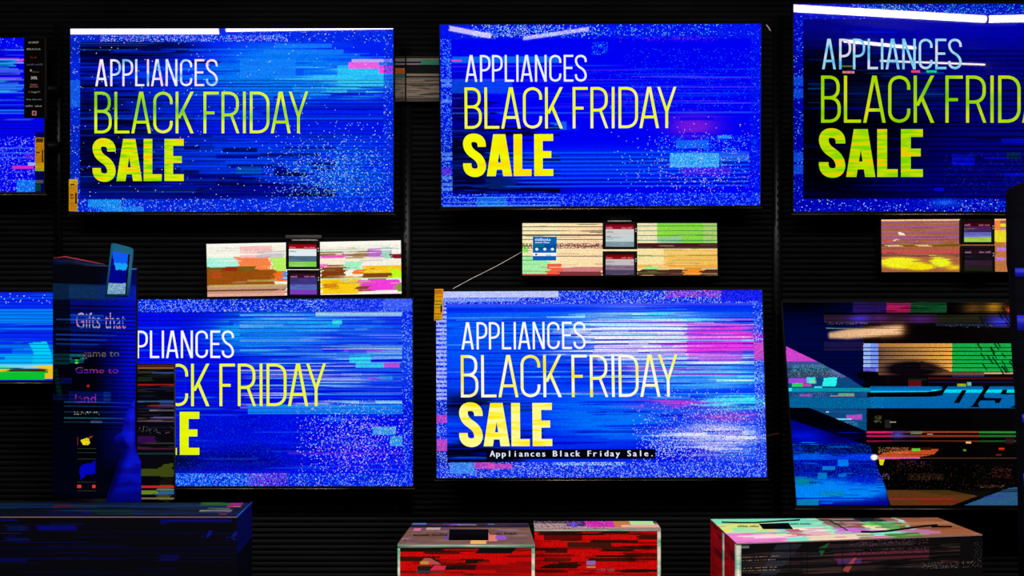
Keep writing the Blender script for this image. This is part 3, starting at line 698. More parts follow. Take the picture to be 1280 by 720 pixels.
# lower right screen with the blue banner picture
def tv7():
    B = (978, 378, 1420, 633); K = 1.5
    c = Cv(*B, (3, 2, 3), 12, K)
    # upper picture: faint things in the dark
    c.rect(978, 378, 1079, 500, (0, 5, 58)).blob(1000, 378, 60, 16, (0, 0, 6), 1)
    c.rect(1066, 378, 1110, 391, (34, 16, 90)).rect(1108, 378, 1138, 391, (170, 25, 85)).rect(1138, 378, 1183, 391, (12, 75, 36)).streaks(20, (1060, 378, 1185, 391), ((0, 0, 0), (60, 30, 60)), (30, 90), (1, 1), (.4, .8))
    c.blob(1216, 385, 13, 9, (95, 62, 18), .9).blob(1242, 384, 12, 9, (190, 130, 20), .9).blob(1262, 388, 6, 4, (250, 70, 20), 1)
    c.rect(1030, 393, 1172, 404, (52, 28, 50), .8).blob(1075, 398, 14, 6, (70, 45, 200), .9).blob(1100, 398, 10, 5, (80, 30, 110), .8).blob(1150, 399, 16, 5, (80, 30, 120), .8).blob(1252, 402, 20, 8, (60, 60, 225), 1).rect(1172, 394, 1230, 403, (38, 40, 24), .8).rect(1170, 404, 1240, 408, (40, 50, 70), .6)
    c.rect(1030, 391.5, 1280, 393.5, (0, 0, 0)).speck((1035, 403, 1085, 406), .35, ((200, 200, 170), (120, 110, 150)), .8).speck((1180, 406, 1240, 412), .08, ((150, 160, 190),), .7)
    c.rect(1135, 410, 1280, 426, (4, 2, 3))
    # soft bright bar
    bar = Cv(*B, (0, 0, 0), 1, K); yy, xx = np.mgrid[0:c.H, 0:c.W]; X = xx / K + 978; Y = yy / K + 378
    mid = 419.5 - (X - 1036) * .075; half = 6.2 - np.clip((1060 - X) / 24, 0, 1) * 2.5
    g = 1 / (1 + np.exp((np.abs(Y - mid) - half) / np.where(X > 1100, 1.3, .8))) / (1 + np.exp((X - 1128) / 2.2)) / (1 + np.exp((1035.5 - X) / .7)); g = g[..., None]
    col = np.array([255, 200, 150.]) * (.85 + .15 * np.clip((X - 1040) / 80, 0, 1))[..., None]; c.a = c.a * (1 - g) + col * g
    halo = np.exp(-((Y - mid) / 9) ** 2) / (1 + np.exp((X - 1133) / 3)) / (1 + np.exp((1090 - X) / 12)); c.a = c.a + np.array([110, 45, 15.]) * (halo[..., None] * (1 - g)) * .8
    c.rect(1033, 410, 1085, 411.5, (130, 180, 140), .8)
    # lit strip, tan field and green field
    c.rect(1030, 428, 1080, 440, (80, 45, 80), .7).rect(1079, 430, 1098, 466, (120, 150, 250)).rect(1079, 430, 1088, 460, (175, 205, 255), .6)
    for i in range(92): c.rect(1098 + i, 430, 1099 + i, 468, (110 + i * 1.45, 78 + i * 1.02, 60 + i * .15))
    c.rect(1190, 430, 1275, 468, (22, 170, 70)).rect(1275, 430, 1420, 468, (10, 80, 40)).rect(1098, 430, 1190, 436, (225, 150, 60), .5).rect(1225, 466, 1275, 469, (230, 170, 130), .9).rect(1098, 466, 1230, 470, (120, 70, 55), .9)
    c.blob(1140, 462, 34, 10, (12, 5, 14), 1.5, 2).poly([(1152, 452), (1165, 457), (1188, 465), (1176, 466), (1150, 462)], (40, 22, 18), .8).rect(1080, 461, 1095, 467, (90, 60, 190), .6)
    for k in range(46):
        x = c.r.uniform(1222, 1272); y = c.r.uniform(380, 462); L = c.r.uniform(7, 15)
        c.poly([(x, y), (x + L * .5, y + L * .8), (x + L * .44, y + L * .9), (x - 1, y + 2)], (2, 9, 5), .8)
    c.scan((985, 431, 1420, 470), 5.15, .85, 5, 2).scan((1020, 380, 1420, 408), 5, .3, 0, 2)
    c.poly([(978, 428), (1079, 428), (1074, 466), (1082, 476), (1092, 486), (978, 440)], (0, 5, 62), .55)
    c.rect(1090, 470, 1420, 484, (7, 3, 6)).poly([(1074, 466), (1098, 466), (1100, 485), (1084, 485)], (3, 2, 6)).blob(1082, 470, 12, 5, (2, 1, 6), 1.5, 2)
    c.rect(1190, 470, 1230, 472, (20, 50, 110), .8).rect(1160, 473, 1275, 475, (90, 18, 18), .7).rect(1160, 478, 1275, 479.5, (24, 20, 90), .8).rect(1135, 476, 1152, 484, (110, 14, 22), .8).rect(1135, 474, 1158, 477, (10, 34, 30), .8).rect(1197, 480.5, 1207, 484, (150, 170, 20)).rect(1209, 478.5, 1214, 483, (110, 180, 150))
    # teal wedge with its broken pictures
    w_ = Cv(*B, (12, 70, 125), 5, K)
    w_.streaks(70, (983, 453, 1100, 540), ((0, 95, 150), (20, 50, 100), (70, 100, 160)), (20, 80), (1, 2), (.3, .8))
    w_.rect(978, 430, 1030, 453, (205, 65, 205)).rect(978, 453, 1050, 461, (70, 80, 150), .8).rect(978, 461, 1060, 473, (30, 60, 100), .8).speck((990, 457, 1045, 466), .5, ((60, 190, 170), (40, 90, 110), (120, 200, 190)), .8).speck((985, 465, 1060, 473), .45, ((10, 20, 40), (160, 180, 200), (120, 110, 60)), .8)
    w_.blob(1050, 466, 12, 5, (110, 130, 220), .8).rect(986, 474, 1009, 480, (165, 60, 215)).rect(1009, 473, 1019, 480, (50, 225, 225)).rect(990, 480, 1003, 485, (40, 205, 90)).rect(1003, 481, 1014, 484, (180, 70, 170)).poly([(1030, 473.5), (1047, 472.5), (1045, 484), (1028, 484)], (40, 245, 235)).rect(1018, 484, 1027, 486.5, (60, 230, 240)).rect(1012, 476, 1021, 481, (150, 220, 150), .7)
    w_.rect(978, 486, 1420, 490.5, (0, 160, 175), .85).rect(978, 486, 990, 490, (50, 230, 240)).speck((990, 491, 1040, 498), .35, ((30, 60, 110), (150, 110, 200), (90, 170, 190)), .8).rect(1000, 494, 1015, 497, (170, 80, 200), .8).rect(1038, 495, 1068, 497, (200, 140, 140), .8).rect(1048, 492.5, 1068, 495, (120, 190, 120), .8)
    w_.rect(978, 498, 1420, 511, (0, 100, 155), .85).speck((1030, 500, 1105, 511), .1, ((0, 190, 220), (0, 60, 120)), .7).rect(1058, 519, 1078, 526, (150, 90, 230), .6).poly([(1058, 521), (1078, 519), (1077, 525), (1060, 526)], (210, 70, 190), .7).rect(1045, 524, 1065, 526, (120, 210, 250)).speck((1055, 528, 1072, 534), .4, ((160, 200, 240),), .8).rect(1033, 515, 1036, 517, (200, 220, 240)).rect(1052, 529, 1075, 536, (10, 90, 120), .5)
    c.paste(w_, [(983, 434), (1020, 452), (1062, 474), (1080, 486), (1090, 486), (1090, 511), (1086, 530), (1083, 540), (1012, 511), (980, 511)])
    # banner
    for y in range(484, 511): c.rect(1088, y, 1276, y + 1, (0, 105 - (y - 484) * .3, 170))
    c.rect(1088, 484, 1276, 486, (0, 95, 170)).rect(1088, 488.3, 1276, 491.8, (0, 215, 235)).rect(1088, 488, 1165, 490, (0, 120, 215)).speck((1088, 496, 1104, 512), .12, ((0, 200, 225),), .8)
    # deep blue lower left
    b_ = Cv(*B, (0, 2, 130), 6, K)
    b_.poly([(978, 511), (1012, 511), (1083, 540), (1090, 560), (978, 522)], (0, 0, 8)).blob(1005, 546, 26, 7, (0, 15, 225), .9).blob(1060, 545, 26, 6, (0, 0, 50), .9).rect(978, 557, 1090, 568, (0, 4, 40), .8)
    b_.blob(1010, 572, 40, 5, (0, 90, 240), 1.3, 2).blob(1075, 572, 40, 4, (0, 60, 250), 1.2, 2).rect(978, 575, 1047, 582, (0, 0, 150)).blob(1040, 612, 75, 14, (0, 130, 250), 1.4, 2).blob(1005, 602, 16, 6, (0, 125, 185), 1.2, 2).blob(1080, 600, 26, 6, (0, 10, 200), .9)
    b_.speck((990, 555, 1110, 606), .4, ((0, 120, 235), (0, 0, 150), (0, 40, 210)), .8).swap(70, (984, 556, 1112, 630), (8, 30), (2, 6), 18, .8).streaks(60, (984, 540, 1112, 633), ((0, 30, 230), (0, 0, 110), (0, 140, 245)), (20, 70), (1, 2), (.3, .8)).jitter(2, (1, 1), (984, 555, 1112, 633))
    for a, k in (((1047, 575, 1061, 583), (0, 130, 245)), ((1028, 583, 1044, 588), (10, 130, 215)), ((1048, 593, 1058, 597), (0, 110, 215)), ((995, 599, 1011, 605), (0, 130, 150)), ((1022, 591, 1034, 599), (0, 120, 200)), ((1025, 614, 1055, 620), (10, 130, 190)), ((996, 624, 1023, 631), (10, 130, 180)), ((995, 622, 1100, 623.5), (0, 10, 190))): b_.rect(*a, k, .9)
    c.rect(1083, 511, 1420, 633, (3, 2, 2))
    c.paste(b_, [(978, 511), (1012, 511), (1048, 526), (1083, 540), (1086, 552), (1092, 572), (1099, 590), (1106, 606), (1112, 633), (978, 633)])
    # what glimmers at the lower right
    c.rect(1088, 511, 1093, 533, (3, 2, 2)).speck((1092, 520, 1102, 530), .25, ((170, 170, 110), (90, 90, 60)), .8).rect(1106, 526, 1114, 536, (40, 38, 36), .8).rect(1112, 528, 1120, 529.5, (190, 180, 170), .8)
    for y, f in ((540, 1), (545, .8), (551, .6)):
        c.rect(1083, y, 1116, y + 2.4, tuple(v * f for v in (215, 30, 100))).rect(1116, y, 1150, y + 2.2, tuple(v * f for v in (110, 60, 90))).rect(1150, y, 1224, y + 2.2, tuple(v * f for v in (150, 62, 36))).rect(1224, y, 1420, y + 2.4, tuple(v * f for v in (44, 125, 50)))
    c.blob(1122, 544, 8, 4, (80, 70, 200), .8).rect(1138, 540, 1153, 543, (110, 120, 90)).rect(1159, 543, 1166, 544.5, (230, 190, 160)).rect(1257, 549, 1268, 556, (60, 14, 30), .8)
    c.poly([(1095, 571), (1110, 566), (1135, 564), (1174, 562), (1168, 569), (1150, 572), (1120, 575), (1096, 575)], (190, 75, 32)).rect(1110, 560, 1165, 563, (60, 16, 8), .8).rect(1098, 572, 1150, 574, (215, 90, 170)).rect(1150, 572.5, 1275, 574, (90, 50, 40), .8)
    c.speck((1098, 559, 1135, 567), .3, ((210, 170, 110), (240, 130, 60)), .9).rect(1140, 561.5, 1150, 564.5, (90, 210, 50)).blob(1092.5, 572, 4, 3.4, (255, 255, 255), 1.8, 2).poly([(1099, 575), (1106, 575), (1104, 582), (1100, 582)], (225, 215, 10)).rect(1207, 553, 1214, 555.5, (240, 165, 110)).rect(1204, 562, 1208, 565, (90, 140, 40)).rect(1249, 561, 1255, 563, (220, 50, 20)).rect(1245, 569, 1252, 570, (140, 30, 20))
    c.speck((1120, 576, 1165, 584), .08, ((200, 100, 90), (120, 60, 140)), .8).speck((1135, 592, 1180, 600), .4, ((110, 55, 35), (90, 70, 40), (0, 0, 0)), .8).speck((1240, 586, 1265, 598), .18, ((130, 60, 50),), .8).speck((1225, 606, 1255, 613), .25, ((170, 110, 80), (90, 60, 40)), .8).speck((1097, 591, 1112, 600), .35, ((190, 150, 220), (40, 40, 40)), .7).speck((1110, 580, 1275, 612), .02, ((120, 70, 50),), .8)
    c.poly([(1108, 613), (1135, 613), (1245, 613), (1222, 622), (1195, 631.5), (1113, 631.5)], (88, 50, 20)).poly([(1135, 613), (1245, 613), (1225, 619), (1180, 619)], (50, 42, 12), .6).rect(1112, 622.5, 1190, 625, (160, 30, 30), .7).rect(1150, 625, 1200, 629, (120, 30, 12), .7)
    c.poly([(1205, 631.5), (1238, 619), (1262, 610), (1420, 604), (1420, 631.5)], (40, 84, 125)).streaks(26, (1215, 608, 1420, 632), ((60, 110, 50), (50, 60, 160), (0, 10, 20)), (20, 80), (1, 2), (.4, .8)).rect(1215, 613, 1420, 615, (0, 0, 0), .4)
    c.poly([(1185, 613), (1262, 609), (1236, 619), (1203, 631.5), (1190, 631.5), (1222, 620)], (2, 4, 2), .85)
    c.rect(978, 631.3, 1420, 633, (0, 0, 4)).grain(B, .08).streaks(70, (1096, 512, 1420, 612), ((0, 0, 0),), (60, 240), (1, 1), (.5, .9)).streaks(40, (1000, 378, 1420, 430), ((0, 0, 0),), (60, 240), (1, 1), (.4, .8))
    c.slantfit(978, 996, 1420)
    def os_letters(mb, at):
        bl = letter_mat('banner_black', [(1, 3, 8)])
        def poly(p):
            out = []
            for x, y in p:
                xl = 978 + 18 * (y - 378) / 255; out.append(at((x - xl) / (1420 - xl), (y - 378) / 255))
            mb.add(out, [tuple(range(len(out)))], bl)
        poly([(1202.7, 488.8), (1208.5, 488.8), (1199, 505.2), (1191.9, 505.2)])
        poly([(1228, 484), (1237.8, 484), (1229.8, 495.3), (1231, 498.6), (1229.8, 502), (1225.6, 502), (1222.3, 506), (1224.7, 510.4), (1212.5, 510.4), (1216, 507.5), (1229.4, 487.3)])
        poly([(1229.8, 498.6), (1252.8, 499), (1250.9, 502), (1229.8, 502)]); poly([(1243.4, 502), (1250.9, 502), (1249, 505.2), (1244, 505.2)])
        poly([(1253.3, 488.3), (1259.4, 488.3), (1257.8, 492.2), (1276, 492.3), (1276, 494.3), (1250, 494.3)])
        poly([(1084, 491.8), (1158, 491.2), (1169, 490), (1169, 497), (1160, 497.3), (1084, 497.5)]); poly([(1169, 490), (1177, 488.4), (1178.2, 486.4), (1175.5, 484.4), (1185, 484), (1181, 489.5), (1177.8, 495.3), (1169, 497)])
        poly([(1266, 509), (1272, 507), (1278, 506), (1278, 511), (1262, 511)])
    television('television showing a blue banner and dark picture, lower right, cut by picture edge', [(978, 378), (1420, 378), (1420, 633), (996, 633)], c, None, D=5.14, tilt=8, extra=os_letters)
tv7()

# ------------------------------------------------------------------ lit sign panels under the upper screens, with price displays
def lit_panel(label, pts, cv, D=5.24):
    c = P(sum(p[0] for p in pts) / 4, sum(p[1] for p in pts) / 4, D); n = Vector((0, -1, 0)); q = quad(pts, c, n)
    t = thing('lit_sign', label, 'lit sign', c, 'lit information panels between the screens')
    mb = MB(); grid(mb, q, cv, M['lit_sign']); mb.build('lit_face', t, c)
    o = quad(grow(pts, (1, 1, 1, 1)), c, n)
    MB().ring([p + n * .001 for p in o], [p + n * .001 for p in q], [p - n * .03 for p in o], [p - n * .03 for p in q], M['bezel']).build('frame', t, c)
    MB().hexa([p - n * .0305 for p in o], [Vector((p.x, WALL - .0005, p.z)) for p in o], M['housing']).build('back_box', t, c)

CREAM = (250, 228, 175)
c = Cv(258, 300, 502, 371, (245, 240, 225), 21)
c.rect(258, 319, 300, 332, (170, 245, 225)).poly([(293, 318), (335, 320), (340, 338), (300, 338)], (250, 130, 70)).rect(300, 304, 340, 320, (250, 170, 170), .7).rect(322, 311, 356, 320, (190, 180, 190), .7)
c.poly([(336, 320), (358, 320), (358, 339), (343, 339)], (180, 240, 100)).rect(258, 336, 343, 356, (150, 75, 10)).rect(258, 331, 320, 337, (120, 90, 20)).rect(278, 332, 298, 337, (150, 40, 10)).rect(262, 336, 275, 346, (190, 70, 20)).poly([(340, 338), (352, 338), (357, 352), (343, 352)], (245, 110, 30)).rect(352, 339, 358, 350, (90, 140, 220))
c.rect(258, 356, 358, 371, (190, 140, 110), .9).rect(260, 355, 355, 358, (200, 190, 90), .6).rect(258, 362, 358, 364, (110, 60, 30)).rect(258, 367, 358, 371, (250, 170, 160), .7)
c.rect(400, 313, 462, 320, (130, 85, 30), .8).rect(400, 319, 430, 322, (230, 90, 190)).rect(400, 322, 462, 328, (255, 235, 205)).rect(400, 329, 410, 336, (250, 110, 190)).rect(410, 331, 435, 335, (160, 80, 30)).rect(400, 334, 430, 349, (125, 60, 10)).rect(430, 327, 452, 338, (160, 240, 200)).rect(460, 310, 490, 323, (170, 70, 190), .8).rect(478, 308, 489, 324, (150, 240, 190), .8).rect(489, 318, 502, 324, (130, 20, 40)).rect(440, 338, 456, 344, (250, 120, 30)).rect(454, 333, 502, 343, (250, 195, 30)).rect(452, 343, 490, 349, (130, 70, 20)).poly([(485, 334), (502, 342), (502, 351), (490, 350)], (190, 250, 30)).rect(400, 349, 502, 352, (190, 250, 180), .7)
c.rect(400, 350, 450, 370, (250, 205, 20)).rect(448, 352, 500, 366, (240, 60, 215)).rect(446, 360, 462, 367, (130, 70, 20)).rect(494, 358, 502, 368, (130, 160, 30)).rect(402, 356, 420, 362, (190, 100, 20), .7)
c.swap(26, (259, 303, 357, 370), (6, 30), (1, 4), 10, .7).swap(50, (400, 303, 501, 368), (6, 30), (1, 4), 10, .7).streaks(30, (259, 300, 501, 316), ((255, 255, 245), (190, 210, 190), (255, 255, 235), (220, 170, 190)), (30, 110), (1, 1), (.4, .9)).jitter(3, (1, 2)).grain((258, 300, 502, 371), .04)
c.rect(258, 300, 502, 304, (255, 252, 245), .7)
lit_panel('colourful lit sign panel with orange and brown blocks, left of centre', [(258, 305), (501, 300.5), (502, 367), (259.3, 371)], c)

c = Cv(653, 279, 897, 345, CREAM, 22)
c.rect(653, 279, 700, 330, (250, 240, 190), .5).blob(740, 300, 30, 40, (255, 205, 160), .5).rect(653, 305, 660, 316, (120, 240, 90), .8).rect(653, 320, 686, 343, (140, 240, 160), .8).rect(684, 330, 702, 345, (250, 80, 50), .9).rect(653, 343, 700, 345, (180, 30, 40)).rect(702, 334, 754, 340, (200, 110, 120), .9).rect(700, 340, 754, 345, (110, 30, 40), .9)
c.rect(797, 279, 824, 305, (240, 225, 180)).rect(822, 279, 880, 305, (135, 215, 60)).rect(822, 296, 852, 306, (160, 190, 190), .7).rect(880, 279, 897, 305, (150, 200, 90), .8).rect(797, 304, 897, 311, (70, 20, 30)).rect(797, 312, 897, 336, (245, 190, 90)).rect(797, 312, 830, 334, (250, 225, 160)).rect(805, 332, 823, 338, (150, 240, 150)).rect(797, 337, 897, 345, (60, 20, 20), .9).rect(856, 336, 877, 344, (250, 140, 30)).rect(797, 331, 897, 334, (240, 150, 40), .6)
c.speck((653, 304, 755, 311), .6, ((110, 40, 50), (60, 20, 40), (180, 60, 90)), .9)
for y in (283, 288, 293.5, 299, 302.5, 307, 320): c.rect(653, y, 755, y + 1, (60, 30, 45), .75)
for y in (282, 288, 294, 300, 309, 319): c.rect(797, y, 897, y + 1.2, (0, 110, 80), .65)
c.streaks(30, (653, 279, 755, 345), ((60, 90, 60), (255, 240, 200), (190, 110, 110)), (10, 60), (1, 1), (.3, .8)).swap(20, (797, 303, 897, 345), (6, 26), (1, 3), 10, .7).jitter(4, (1, 2), (653, 325, 897, 345)).streaks(24, (797, 279, 897, 345), ((250, 240, 180), (250, 210, 120), (90, 140, 60)), (20, 80), (1, 1), (.3, .7)).grain((653, 279, 897, 345), .04)
lit_panel('cream lit sign panel carrying a small blue card, centre of the wall', [(653, 279), (896, 279), (897, 344.5), (653, 344.5)], c)

c = Cv(1101, 274, 1340, 340, (165, 95, 60), 23)
for y in np.arange(276, 305, 6.4): c.rect(1101, y, 1202, y + 2.4, (150, 85, 170), .75)
c.rect(1101, 274, 1340, 276, (255, 200, 130)).rect(1101, 305, 1202, 308, (120, 80, 20)).rect(1101, 313, 1202, 316, (230, 60, 90), .7).rect(1101, 317, 1202, 321, (110, 50, 60), .7)
c.blob(1125, 328, 26, 7, (245, 240, 30), 1.6, 2).blob(1148, 333, 18, 4, (240, 225, 10), 1.5, 2).blob(1175, 327, 12, 6, (235, 245, 30), 1.6, 2).blob(1190, 334, 10, 3, (250, 220, 20), 1).poly([(1122, 289), (1128, 291), (1132, 294), (1123, 294)], (255, 235, 200)).poly([(1114, 301), (1120, 298), (1125, 300)], (255, 235, 200)).rect(1105, 306, 1124, 308, (255, 225, 170), .8).rect(1143, 306, 1160, 308, (255, 225, 170), .8)
c.rect(1242, 276, 1250, 292, (250, 130, 60)).rect(1250, 278, 1268, 282, (170, 100, 110)).rect(1250, 280, 1268, 284, (225, 220, 50)).rect(1250, 285, 1268, 288, (200, 120, 150)).rect(1242, 288, 1340, 303, (230, 215, 40)).rect(1242, 303, 1340, 340, (190, 115, 60)).rect(1245, 310, 1262, 314, (180, 120, 220)).rect(1245, 322, 1256, 326, (180, 120, 220)).rect(1256, 303, 1268, 308, (200, 120, 190)).rect(1262, 330, 1268, 340, (170, 130, 230)).rect(1262, 320, 1268, 328, (200, 150, 40))
c.swap(26, (1102, 300, 1202, 339), (6, 26), (1, 3), 8, .7).streaks(30, (1101, 276, 1202, 325), ((190, 120, 80), (120, 60, 90), (200, 110, 100)), (20, 90), (1, 1), (.3, .7)).jitter(3, (1, 2), (1101, 300, 1340, 340)).grain((1101, 274, 1340, 340), .05)
lit_panel('brown and yellow lit sign panel at the right, partly behind the dark stand', [(1101.5, 274.5), (1340, 273), (1342, 339.5), (1102, 340)], c)

def price_display(label, x0, y0, x1, y1, body, header, seed, D=5.205, lit=1.0):
    """a small black framed shelf display with a dark red header"""
    c = P((x0 + x1) / 2, (y0 + y1) / 2, D); n = Vector((0, -1, 0))
    t = thing('price_display', label, 'price display', c, 'small black price displays on the lit panels')
    inn = [(x0 + 3.6, y0 + 4), (x1 - 4, y0 + 4), (x1 - 4, y1 - 3), (x0 + 3.6, y1 - 3)]
    out = [(x0, y0), (x1, y0), (x1, y1), (x0, y1)]
    qi, qo = quad(inn, c, n), quad(out, c, n)
    MB().ring([p + n * .002 for p in qo], [p + n * .001 for p in qi], [p - n * .012 for p in qo], [p - n * .012 for p in qi], M['tag_case']).build('casing', t, c)
    a, b, e, f = inn[0][0], inn[0][1], inn[1][0], inn[2][1]
    cv = Cv(a, b, e, f, body[0], seed, 2); h = (f - b)
    for i, col in enumerate(body[1:]): cv.rect(a, b + h * (.3 + .7 * (i + 1) / len(body)), e, f, col, .9)
    cv.rect(a, b, e, b + 6, header).rect(a, b, e, b + 2, tuple(v * .6 for v in header), .6)
    cv.streaks(16, (a, b + 6, e, f), (body[-1], (30, 60, 70), body[0]), (10, 60), (1, 1), (.3, .7))
    mb = MB(); grid(mb, qi, cv, M['lit_sign'])
    at = lambda x, y: on_plane(x, y, c + n * .0012, n)
    k = lin(tuple(min(255, v * 1.2 + 120) for v in header))
    marks(mb, a + .8, b + 5.2, 2.4, at, M['lit_sign'], 8, k, seed, 1); marks(mb, e - 15.5, b + 5.0, 1.9, at, M['lit_sign'], 14, k, seed + 1)
    marks(mb, a + 1, b + 10, 1.6, at, M['lit_sign'], 9, lin((30, 30, 40)), seed + 2, 1); marks(mb, a + 1, b + 15.6, 1.5, at, M['lit_sign'], 6, lin((40, 40, 50)), seed + 3, 1)
    mb.build('display', t, c)
    mb = MB()
    bx = quad([(x0 + 1, y0 + 1), (x1 - 1, y0 + 1), (x1 - 1, y1 - 1), (x0 + 1, y1 - 1)], c, n)
    mb.hexa([p - n * .0125 for p in bx], [Vector((p.x, 5.2385, p.z)) for p in bx], M['tag_case']); mb.build('back_cover', t, c)
    for dy in (9, 12):
        b_ = quad([(x1 - 2.6, y0 + dy), (x1 - 1, y0 + dy), (x1 - 1, y0 + dy + 1.5), (x1 - 2.6, y0 + dy + 1.5)], c, n)
        MB().hexa([p + n * .004 for p in b_], [p + n * .0021 for p in b_], M['white']).build('button', kid(t, 'casing'), c)

price_display('price display with lime green lower half on the left orange panel', 357.5, 301, 399.5, 336.5, [(225, 235, 240), (60, 90, 120), (130, 220, 60)], (165, 0, 20), 31)
price_display('price display with purple screen on the left orange panel, lower of two', 359, 337.5, 400, 371, [(60, 50, 130), (90, 110, 190), (130, 50, 190)], (60, 10, 40), 32)
price_display('price display with grey white screen on the cream panel, upper of two', 753.5, 276.5, 796.5, 311.5, [(205, 205, 205), (190, 210, 215), (120, 140, 150)], (150, 8, 30), 33)
price_display('price display fading to purple grey on the cream panel, lower of two', 753.5, 314, 796.5, 346.5, [(195, 190, 190), (130, 100, 130), (70, 60, 90)], (140, 0, 10), 34)
price_display('price display with blue and lime screen on the brown panel, upper of two', 1201.5, 273, 1243, 305.5, [(70, 30, 90), (110, 120, 220), (170, 210, 60)], (60, 0, 12), 35)
price_display('nearly black price display on the brown panel, lower of two', 1202, 307, 1243.5, 341.5, [(20, 12, 20), (50, 25, 50), (30, 30, 20)], (40, 10, 30), 36)

# clip rails above the price displays
for lab, x0, x1, y in (('thin pale clip rail above the orange lit panel', 365, 395, 300.2), ('thin pale clip rail above the cream lit panel', 760, 789, 276.4)):
    c0 = P((x0 + x1) / 2, y, 5.2)
    one(MB().box((P(x0, y, 5.2).x, 5.197, c0.z - .0022), (P(x1, y, 5.2).x, WALL - .0005, c0.z + .0022), M['clear']), 'clip_rail', lab, 'rail', c0)
for lab, x0, x1, y0, y1 in (('dark sensor box on the wall above the cream panel', 752, 799, 267.5, 275), ('dark sensor box on the wall above the orange panel', 356, 402, 293.5, 299)):
    a, b = P(x0, y1, 5.27), P(x1, y0, 5.27)
    one(MB().box((a.x, 5.27, a.z), (b.x, WALL - .0005, b.z), mat('dark_box', (38, 38, 42), .5)), 'sensor_box', lab, 'box', (a + b) / 2, bevel=.003)

# blue card on the cream panel
c0 = P(680.5, 310.5, 5.234); n0 = Vector((0, -1, 0)); cv = Cv(666, 296, 695, 325.5, (0, 95, 175), 41, 2)
cv.rect(666, 306, 695, 311, (0, 60, 130), .6).rect(666, 305, 680, 309, (0, 120, 130), .7).rect(666, 316, 695, 320, (245, 240, 250)).rect(669, 317, 671.5, 319, (120, 20, 40)).rect(682, 318, 689, 320, (130, 220, 235), .8)
mb = MB(); q = quad([(666, 296), (696, 296), (695, 325.5), (666, 325.5)], c0, n0); grid(mb, q, cv, M['lit_sign'], n0 * .0003); mb.hexa(q, [p - n0 * .004 for p in q], M['glass_blue'])
at = lambda x, y: on_plane(x, y, c0 + n0 * .001, n0); kk = lin((235, 245, 255))
marks(mb, 669, 300.8, 3.2, at, M['lit_sign'], 20, kk, 9, 1); marks(mb, 669, 303.8, 2.0, at, M['lit_sign'], 18, kk, 10)
for x in (671, 681, 690.5):
    mb.add([at(x + 2 * math.cos(a_), 311.5 + 1.8 * math.sin(a_)) for a_ in np.linspace(0, 5.6, 8)], [tuple(range(8))], M['lit_sign'], kk)
one(mb, 'information_card', 'small blue information card with white icons on the cream panel', 'card', c0)

# ------------------------------------------------------------------ wall fittings
def upright(label, x, y0, y1, w_=7):
    a, b = P(x - w_ / 2, y1, WALL - .012), P(x + w_ / 2, y0, WALL - .012); c = P(x, y1, WALL - .012)
    t = thing('wall_upright', label, 'wall rail', c, 'black slotted uprights on the wall')
    MB().box((a.x, WALL - .012, a.z), (b.x, WALL - .0005, b.z), mat('upright_black', (14, 14, 15), .4, .4)).build('channel', t, c)
    mb = MB(); z_ = a.z + .03
    while z_ < b.z - .02:
        mb.box(((a.x + b.x) / 2 - .002, WALL - .0128, z_), ((a.x + b.x) / 2 + .002, WALL - .0121, z_ + .012), M['slot']); z_ += .03
    mb.build('slot_row', kid(t, 'channel'), c)
upright('black slotted wall upright between the first and middle sale screens', 507.5, 60, 640, 13)
upright('black slotted wall upright right of the middle sale screens', 972, 20, 640, 10)
upright('black slotted wall upright left of the first sale screen', 72, 30, 360, 9)

# grey printed strip board between the first and second screens
c0 = P(521, 98, 5.26); n0 = Vector((0, -1, 0)); cv = Cv(493, 70, 549, 127, (150, 135, 120), 51)
cv.rect(493, 70, 549, 73, (40, 35, 30)).rect(493, 74, 549, 77, (120, 130, 125)).rect(493, 77, 526, 79, (8, 5, 60)).rect(526, 75, 549, 81, (60, 150, 115)).rect(493, 81, 549, 85, (8, 10, 35)).rect(494, 85, 507, 92, (200, 105, 30)).rect(508, 84, 549, 92, (20, 18, 15)).rect(493, 92, 507, 98, (60, 110, 100)).rect(508, 95, 549, 97, (12, 15, 14)).rect(493, 104, 549, 106, (40, 60, 55), .6).rect(506, 70, 508, 127, (3, 3, 3))
cv.streaks(40, (509, 98, 549, 124), ((40, 35, 30), (110, 100, 90), (140, 150, 140), (90, 60, 40)), (8, 36), (1, 1), (.4, .9)).streaks(20, (493, 98, 507, 127), ((90, 70, 60), (60, 60, 50)), (8, 16), (1, 1), (.4, .9)).rect(493, 122, 549, 127, (40, 35, 35), .6)
cv.a *= 1.0
mb = MB(); q = quad([(493, 70), (549.3, 70), (549.3, 127), (493, 127)], c0, n0); grid(mb, q, cv, M['printed'], n0 * .0003)
mb.hexa(q, [Vector((p.x, WALL - .0125, p.z)) for p in q], M['housing'])
one(mb, 'printed_board', 'grey and green striped printed board between the two left upper screens', 'board', c0)

